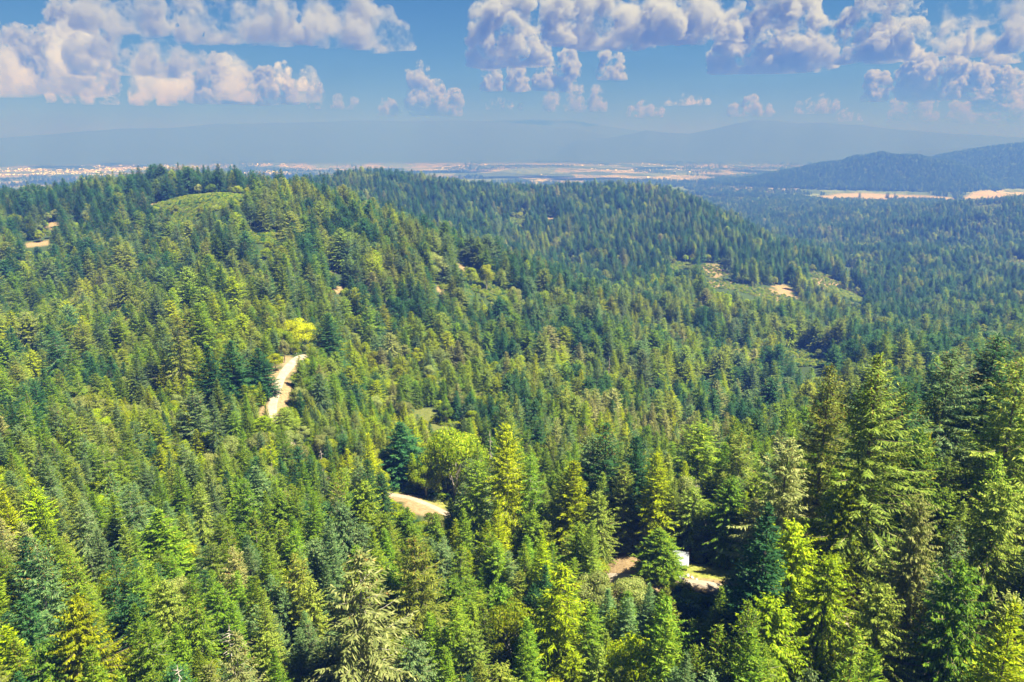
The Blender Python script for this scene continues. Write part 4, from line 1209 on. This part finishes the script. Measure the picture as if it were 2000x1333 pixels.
for (lf, j, s), lst in cells.items():
    for r_, (d, k) in enumerate(sorted(lst)):
        ratio = WT_[k] * 2 / HT_[k]
        kind = 'broadleaf' if lf else ('cedar' if T['shape'][k].startswith('cedar') else 'spruce' if T['shape'][k].startswith(('spruce', 'giant')) else 'fir')
        sh = ('small' if HT_[k] < 9 else 'tall' if HT_[k] > 30 else 'slender' if ratio < .3 else 'bushy' if ratio > .5 else 'full')
        o_ = ORD[min(r_, 19)]
        LABEL[k] = '%s %s %s, %s %s %s %s' % (sh, TW[T['tone'][k]], kind, o_, 'broadleaf' if lf else 'conifer', DIRS[s], MARK[j][0])

# ------------------------------------------------------------------ build the single trees
for k in np.nonzero(single)[0]:
    lf = isleaf[k]
    hk = int(T['hero'][k])
    o = bpy.data.objects.new(('bush' if T['shape'][k] == 'bush' else 'broadleaf_tree') if lf else 'conifer_tree', None)
    COL.objects.link(o)
    o.location = (T['x'][k], T['y'][k], T['z'][k] - .1)
    o.rotation_euler = (0, 0, T['rot'][k])
    o.scale = (T['sx'][k], T['sx'][k], T['sz'][k])
    tag(o, HERO[hk][6] if hk >= 0 else LABEL[k], 'broadleaf tree' if lf else 'conifer', 'broadleaf trees among the conifers' if lf else 'conifers of the near forest')
    link('crown', crown_mesh(T['shape'][k], T['tone'][k]), o)
    link('trunk', trunk_mesh(T['shape'][k], T['shape'][k].startswith(('tall', 'spruce', 'leafy'))), o)

# dead standing stems
for (px, py, R, H_, lab, sd) in [(956, 842, 238, 15, 'bleached broken snag leaning out of dark firs above the road', 1), (1043, 645, 520, 22, 'grey dead spire standing among green firs mid slope', 2), (1190, 700, 470, 15, 'short dead stem right of the grey dead spire', 3),
                                 (448, 1220, 118, 16, 'pale broken top poking out near the bottom edge left of middle', 4), (625, 880, 252, 10, 'pale dead stem below the ridge road by its lower bend', 5), (1362, 945, 180, 15, 'thin bare stem among leaves behind the shed', 6), (345, 1300, 106, 9, 'bare grey stick at the bottom edge under the yellow cedars', 7)]:
    x, y, zt = place(px, py, R)
    zg = float(ground(x, y)); hh = max(4.0, zt - zg)
    V, F = snag(sd, hh)
    o = link('dead_tree', mesh_np('dead_tree', V, F, [BLEACHED], None, True))
    o.location = (x, y, zg)
    tag(o, lab, 'dead tree', 'dead trees in the wood')

# ------------------------------------------------------------------ everything beyond: one wood, scattered with geometry nodes
protos = bpy.data.collections.new('wood_shapes')          # never linked to the scene: shapes the wood is scattered from
pid = {}
for (s, t_) in sorted({(s, t_) for s, t_ in zip(T['shape'], T['tone'])}):
    (V, F, mi), (TV, TF) = SHAPES[s]
    V2 = np.vstack([V, TV]); F2 = np.vstack([F, TF + len(V)]); mi2 = np.concatenate([mi, np.full(len(TF), 2)])
    o = bpy.data.objects.new('shape_%03d' % len(pid), mesh_np('wood_shape', V2, F2, [LEAF[t_], CONE, GREYBARK if s[0] in 'tsl' else BARK], mi2))
    protos.objects.link(o)
    pid[(s, t_)] = len(pid)
for t_ in ('bright', 'pale', 'mid', 'yellow', 'dark'):
    if ('bush', t_) not in pid:
        (V, F, mi), (TV, TF) = SHAPES['bush']
        o = bpy.data.objects.new('shape_%03d' % len(pid), mesh_np('wood_shape', V, F, [LEAF[t_]], mi)); protos.objects.link(o); pid[('bush', t_)] = len(pid)


def scatter(name, label, cat, X, Y, Z, SXY, SZ_, ROT, ID):
    me = bpy.data.meshes.new(name)
    me.vertices.add(len(X))
    me.vertices.foreach_set('co', np.stack([X, Y, Z], 1).astype(np.float32).ravel())
    a = me.attributes.new('scl', 'FLOAT_VECTOR', 'POINT'); a.data.foreach_set('vector', np.stack([SXY, SXY, SZ_], 1).astype(np.float32).ravel())
    a = me.attributes.new('rot', 'FLOAT_VECTOR', 'POINT'); z0 = np.zeros(len(X)); a.data.foreach_set('vector', np.stack([z0 + RNG.normal(0, .03, len(X)), z0 + RNG.normal(0, .03, len(X)), ROT], 1).astype(np.float32).ravel())
    a = me.attributes.new('pid', 'INT', 'POINT'); a.data.foreach_set('value', np.asarray(ID, dtype=np.int32))
    o = link(name, me)
    ng = bpy.data.node_groups.new(name, 'GeometryNodeTree')
    ng.interface.new_socket('Geometry', in_out='INPUT', socket_type='NodeSocketGeometry')
    ng.interface.new_socket('Geometry', in_out='OUTPUT', socket_type='NodeSocketGeometry')
    n_, l_ = ng.nodes, ng.links
    gi, go = n_.new('NodeGroupInput'), n_.new('NodeGroupOutput')
    ci = n_.new('GeometryNodeCollectionInfo'); ci.inputs['Collection'].default_value = protos
    ci.inputs['Separate Children'].default_value = True; ci.inputs['Reset Children'].default_value = True
    ip = n_.new('GeometryNodeInstanceOnPoints'); ip.inputs['Pick Instance'].default_value = True
    def na(nm, ty):
        q = n_.new('GeometryNodeInputNamedAttribute'); q.data_type = ty; q.inputs['Name'].default_value = nm; return q.outputs['Attribute']
    l_.new(gi.outputs[0], ip.inputs['Points']); l_.new(ci.outputs[0], ip.inputs['Instance'])
    l_.new(na('pid', 'INT'), ip.inputs['Instance Index']); l_.new(na('scl', 'FLOAT_VECTOR'), ip.inputs['Scale'])
    er = n_.new('FunctionNodeEulerToRotation'); l_.new(na('rot', 'FLOAT_VECTOR'), er.inputs[0]); l_.new(er.outputs[0], ip.inputs['Rotation'])
    l_.new(ip.outputs[0], go.inputs[0])
    md = o.modifiers.new('scatter', 'NODES'); md.node_group = ng
    tag(o, label, cat, kind='stuff')
    return o


rest = ~single
ids = np.array([pid[(s, t_)] for s, t_ in zip(T['shape'], T['tone'])])
scatter('forest', 'unbroken conifer forest covering the slopes and ridges behind the near trees', 'forest', T['x'][rest], T['y'][rest], T['z'][rest] - .2, T['sx'][rest], T['sz'][rest], T['rot'][rest], ids[rest])

# undergrowth between the stems and on the clearings
gx, gy = np.meshgrid(np.arange(-420, 420, 2.5), np.arange(20, 420, 2.5))
gx = gx + RNG.uniform(-1.2, 1.2, gx.shape); gy = gy + RNG.uniform(-1.2, 1.2, gy.shape)
r = np.hypot(gx, gy); a = np.arctan2(gx, gy)
o_ = gsample(mask_bare, gx, gy); g_ = gsample(mask_grass, gx, gy)
k = (r > 60) & (r < 420) & (np.abs(a) < R_(40)) & (o_ < .10) & (RNG.random(gx.shape) < np.where(g_ > .3, .22, .75))
ux_, uy_ = gx[k], gy[k]
dm = np.full(len(ux_), 1e9)
for s in range(0, len(rc), 200):
    blk = rc[s:s + 200]; dm = np.minimum(dm, np.sqrt((ux_[:, None] - blk[None, :, 0]) ** 2 + (uy_[:, None] - blk[None, :, 1]) ** 2).min(1))
k2 = (dm > 3.6) & ((ux_ - SX) ** 2 + (uy_ - SY) ** 2 > 42)
ux_, uy_ = ux_[k2], uy_[k2]
# open herb slopes farther up
hx_, hy_ = [], []
for (x0, y0, a0, hw_, hd_, kd) in OPEN_W:
    R0 = math.hypot(x0, y0)
    if R0 < 380 or kd == 'bare': continue
    nn = int(hw_ * hd_ * 4 / (3.2 if kd == 'herb' else 25))
    l = RNG.uniform(-1.1, 1.1, nn) * hw_; f = RNG.uniform(-1.1, 1.1, nn) * hd_
    hx_.append(x0 + l * math.cos(a0) + f * math.sin(a0)); hy_.append(y0 - l * math.sin(a0) + f * math.cos(a0))
ux_ = np.concatenate([ux_] + hx_); uy_ = np.concatenate([uy_] + hy_)
n = len(ux_)
sc_ = RNG.uniform(.35, 1.0, n) * np.where(np.hypot(ux_, uy_) > 380, 1.15, np.where(gsample(mask_grass, ux_, uy_) > .3, .5, 1))
bid = np.array([pid[('bush', t_)] for t_ in ('bright', 'pale', 'mid', 'yellow', 'dark')])
scatter('undergrowth', 'mixed green brush filling the gaps under the near conifers', 'undergrowth', ux_, uy_, ground(ux_, uy_) - .2, sc_ * 1.1, sc_, RNG.uniform(0, 6.28, n), bid[RNG.choice(5, n, p=[.28, .14, .30, .16, .12])])

# woods on the far hill and along the farmland
FX, FY = [], []
n = 120000
a = RNG.uniform(az_of(1180), az_of(2120), n); r = np.exp(RNG.uniform(math.log(4200), math.log(8200), n))
x, y = r * np.sin(a), r * np.cos(a); z = ground(x, y)
k = (z > 12 + 15 * fbm(x, y, 400., 8)) & (gsample(hay, x, y) < .3) & (RNG.random(n) < .8)
FX.append(x[k]); FY.append(y[k])
n = 60000
a = RNG.uniform(R_(-38), R_(38), n); r = np.exp(RNG.uniform(math.log(3800), math.log(4900), n))
x, y = r * np.sin(a), r * np.cos(a)
k = (fbm(x, y, 450., 61, 3) > .52) & (gsample(hay, x, y) < .3)
FX.append(x[k]); FY.append(y[k])
n = 45000
a = RNG.uniform(R_(-38), R_(38), n); r = np.exp(RNG.uniform(math.log(4700), math.log(12000), n))
x, y = r * np.sin(a), r * np.cos(a)
k = (fbm(x, y * .5, 550., 71, 3) > .56) & (ground(x, y) < 70) & (gsample(hay, x, y) < .3)
FX.append(x[k]); FY.append(y[k])
x, y, _ = zip(*[place(px, py, 4900) for px, py in ((1733, 372), (1736, 372), (1749, 374), (1753, 374), (1680, 378))])
FX.append(np.array(x)); FY.append(np.array(y))
FX, FY = np.concatenate(FX), np.concatenate(FY); n = len(FX)
fs = RNG.uniform(.7, 1.25, n); fs[-5:] = 1.4
fid = np.array([pid[q] for q in (('fir_a', 'dark'), ('fir_b', 'dark'), ('leafy_b', 'mid'), ('fir_c', 'mid'))])
ii = RNG.choice(4, n, p=[.3, .3, .2, .2])
wide = np.where(ii == 2, 1.7, 1.9)
scatter('far_woodland', 'hazy woods on the distant hill and along the valley farmland', 'woodland', FX, FY, ground(FX, FY) - .3, fs * wide, fs * np.where(ii == 2, 1.5, 1.05), RNG.uniform(0, 6.28, n), fid[ii])

# the distant town: pale specks along the foot of the mountains
BX = []
def town(px0, px1, r0, r1, n):
    a = RNG.uniform(az_of(px0, 320), az_of(px1, 320), n); r = RNG.uniform(r0, r1, n)
    x, y = r * np.sin(a), r * np.cos(a)
    k = fbm(x, y, 700., 91, 2) > .5
    BX.append(np.stack([x[k], y[k]], 1))
town(-40, 560, 8600, 11600, 900); town(60, 380, 7900, 9400, 300); town(850, 1500, 8600, 11200, 260); town(1050, 1350, 6800, 8200, 60); town(1550, 1680, 9000, 10500, 70); town(1620, 1860, 4250, 4450, 26)
B = np.concatenate(BX); VV, QQ = [], []
for k, (x, y) in enumerate(B):
    w, d, h = RNG.uniform(9, 26), RNG.uniform(8, 15), RNG.uniform(4, 7)
    if math.hypot(x, y) < 5500: w, d, h = w * .5, d * .6, h * .7
    z = float(ground(x, y)) - 1; a = RNG.uniform(0, 3.14); ca, sa = math.cos(a), math.sin(a)
    b8 = [(-w, -d, 0), (w, -d, 0), (w, d, 0), (-w, d, 0), (-w, -d, h), (w, -d, h), (w, d, h), (-w, d, h), (-w, 0, h * 1.5), (w, 0, h * 1.5)]
    o = 10 * k
    VV += [(x + (p * ca - q * sa) * .5, y + (p * sa + q * ca) * .5, z + t_) for p, q, t_ in b8]
    QQ += [(o, o + 1, o + 5, o + 4), (o + 2, o + 3, o + 7, o + 6), (o + 4, o + 5, o + 9, o + 8), (o + 6, o + 7, o + 8, o + 9), (o + 1, o + 2, o + 6, o + 5), (o + 3, o, o + 4, o + 7)]
tag(link('distant_town', mesh_np('distant_town', np.array(VV), np.array(QQ), [plain('pale_houses', (.62, .58, .54), .7, 0, .2, .01)])), 'pale specks of a far town spread along the foot of the mountains', 'town', kind='stuff')
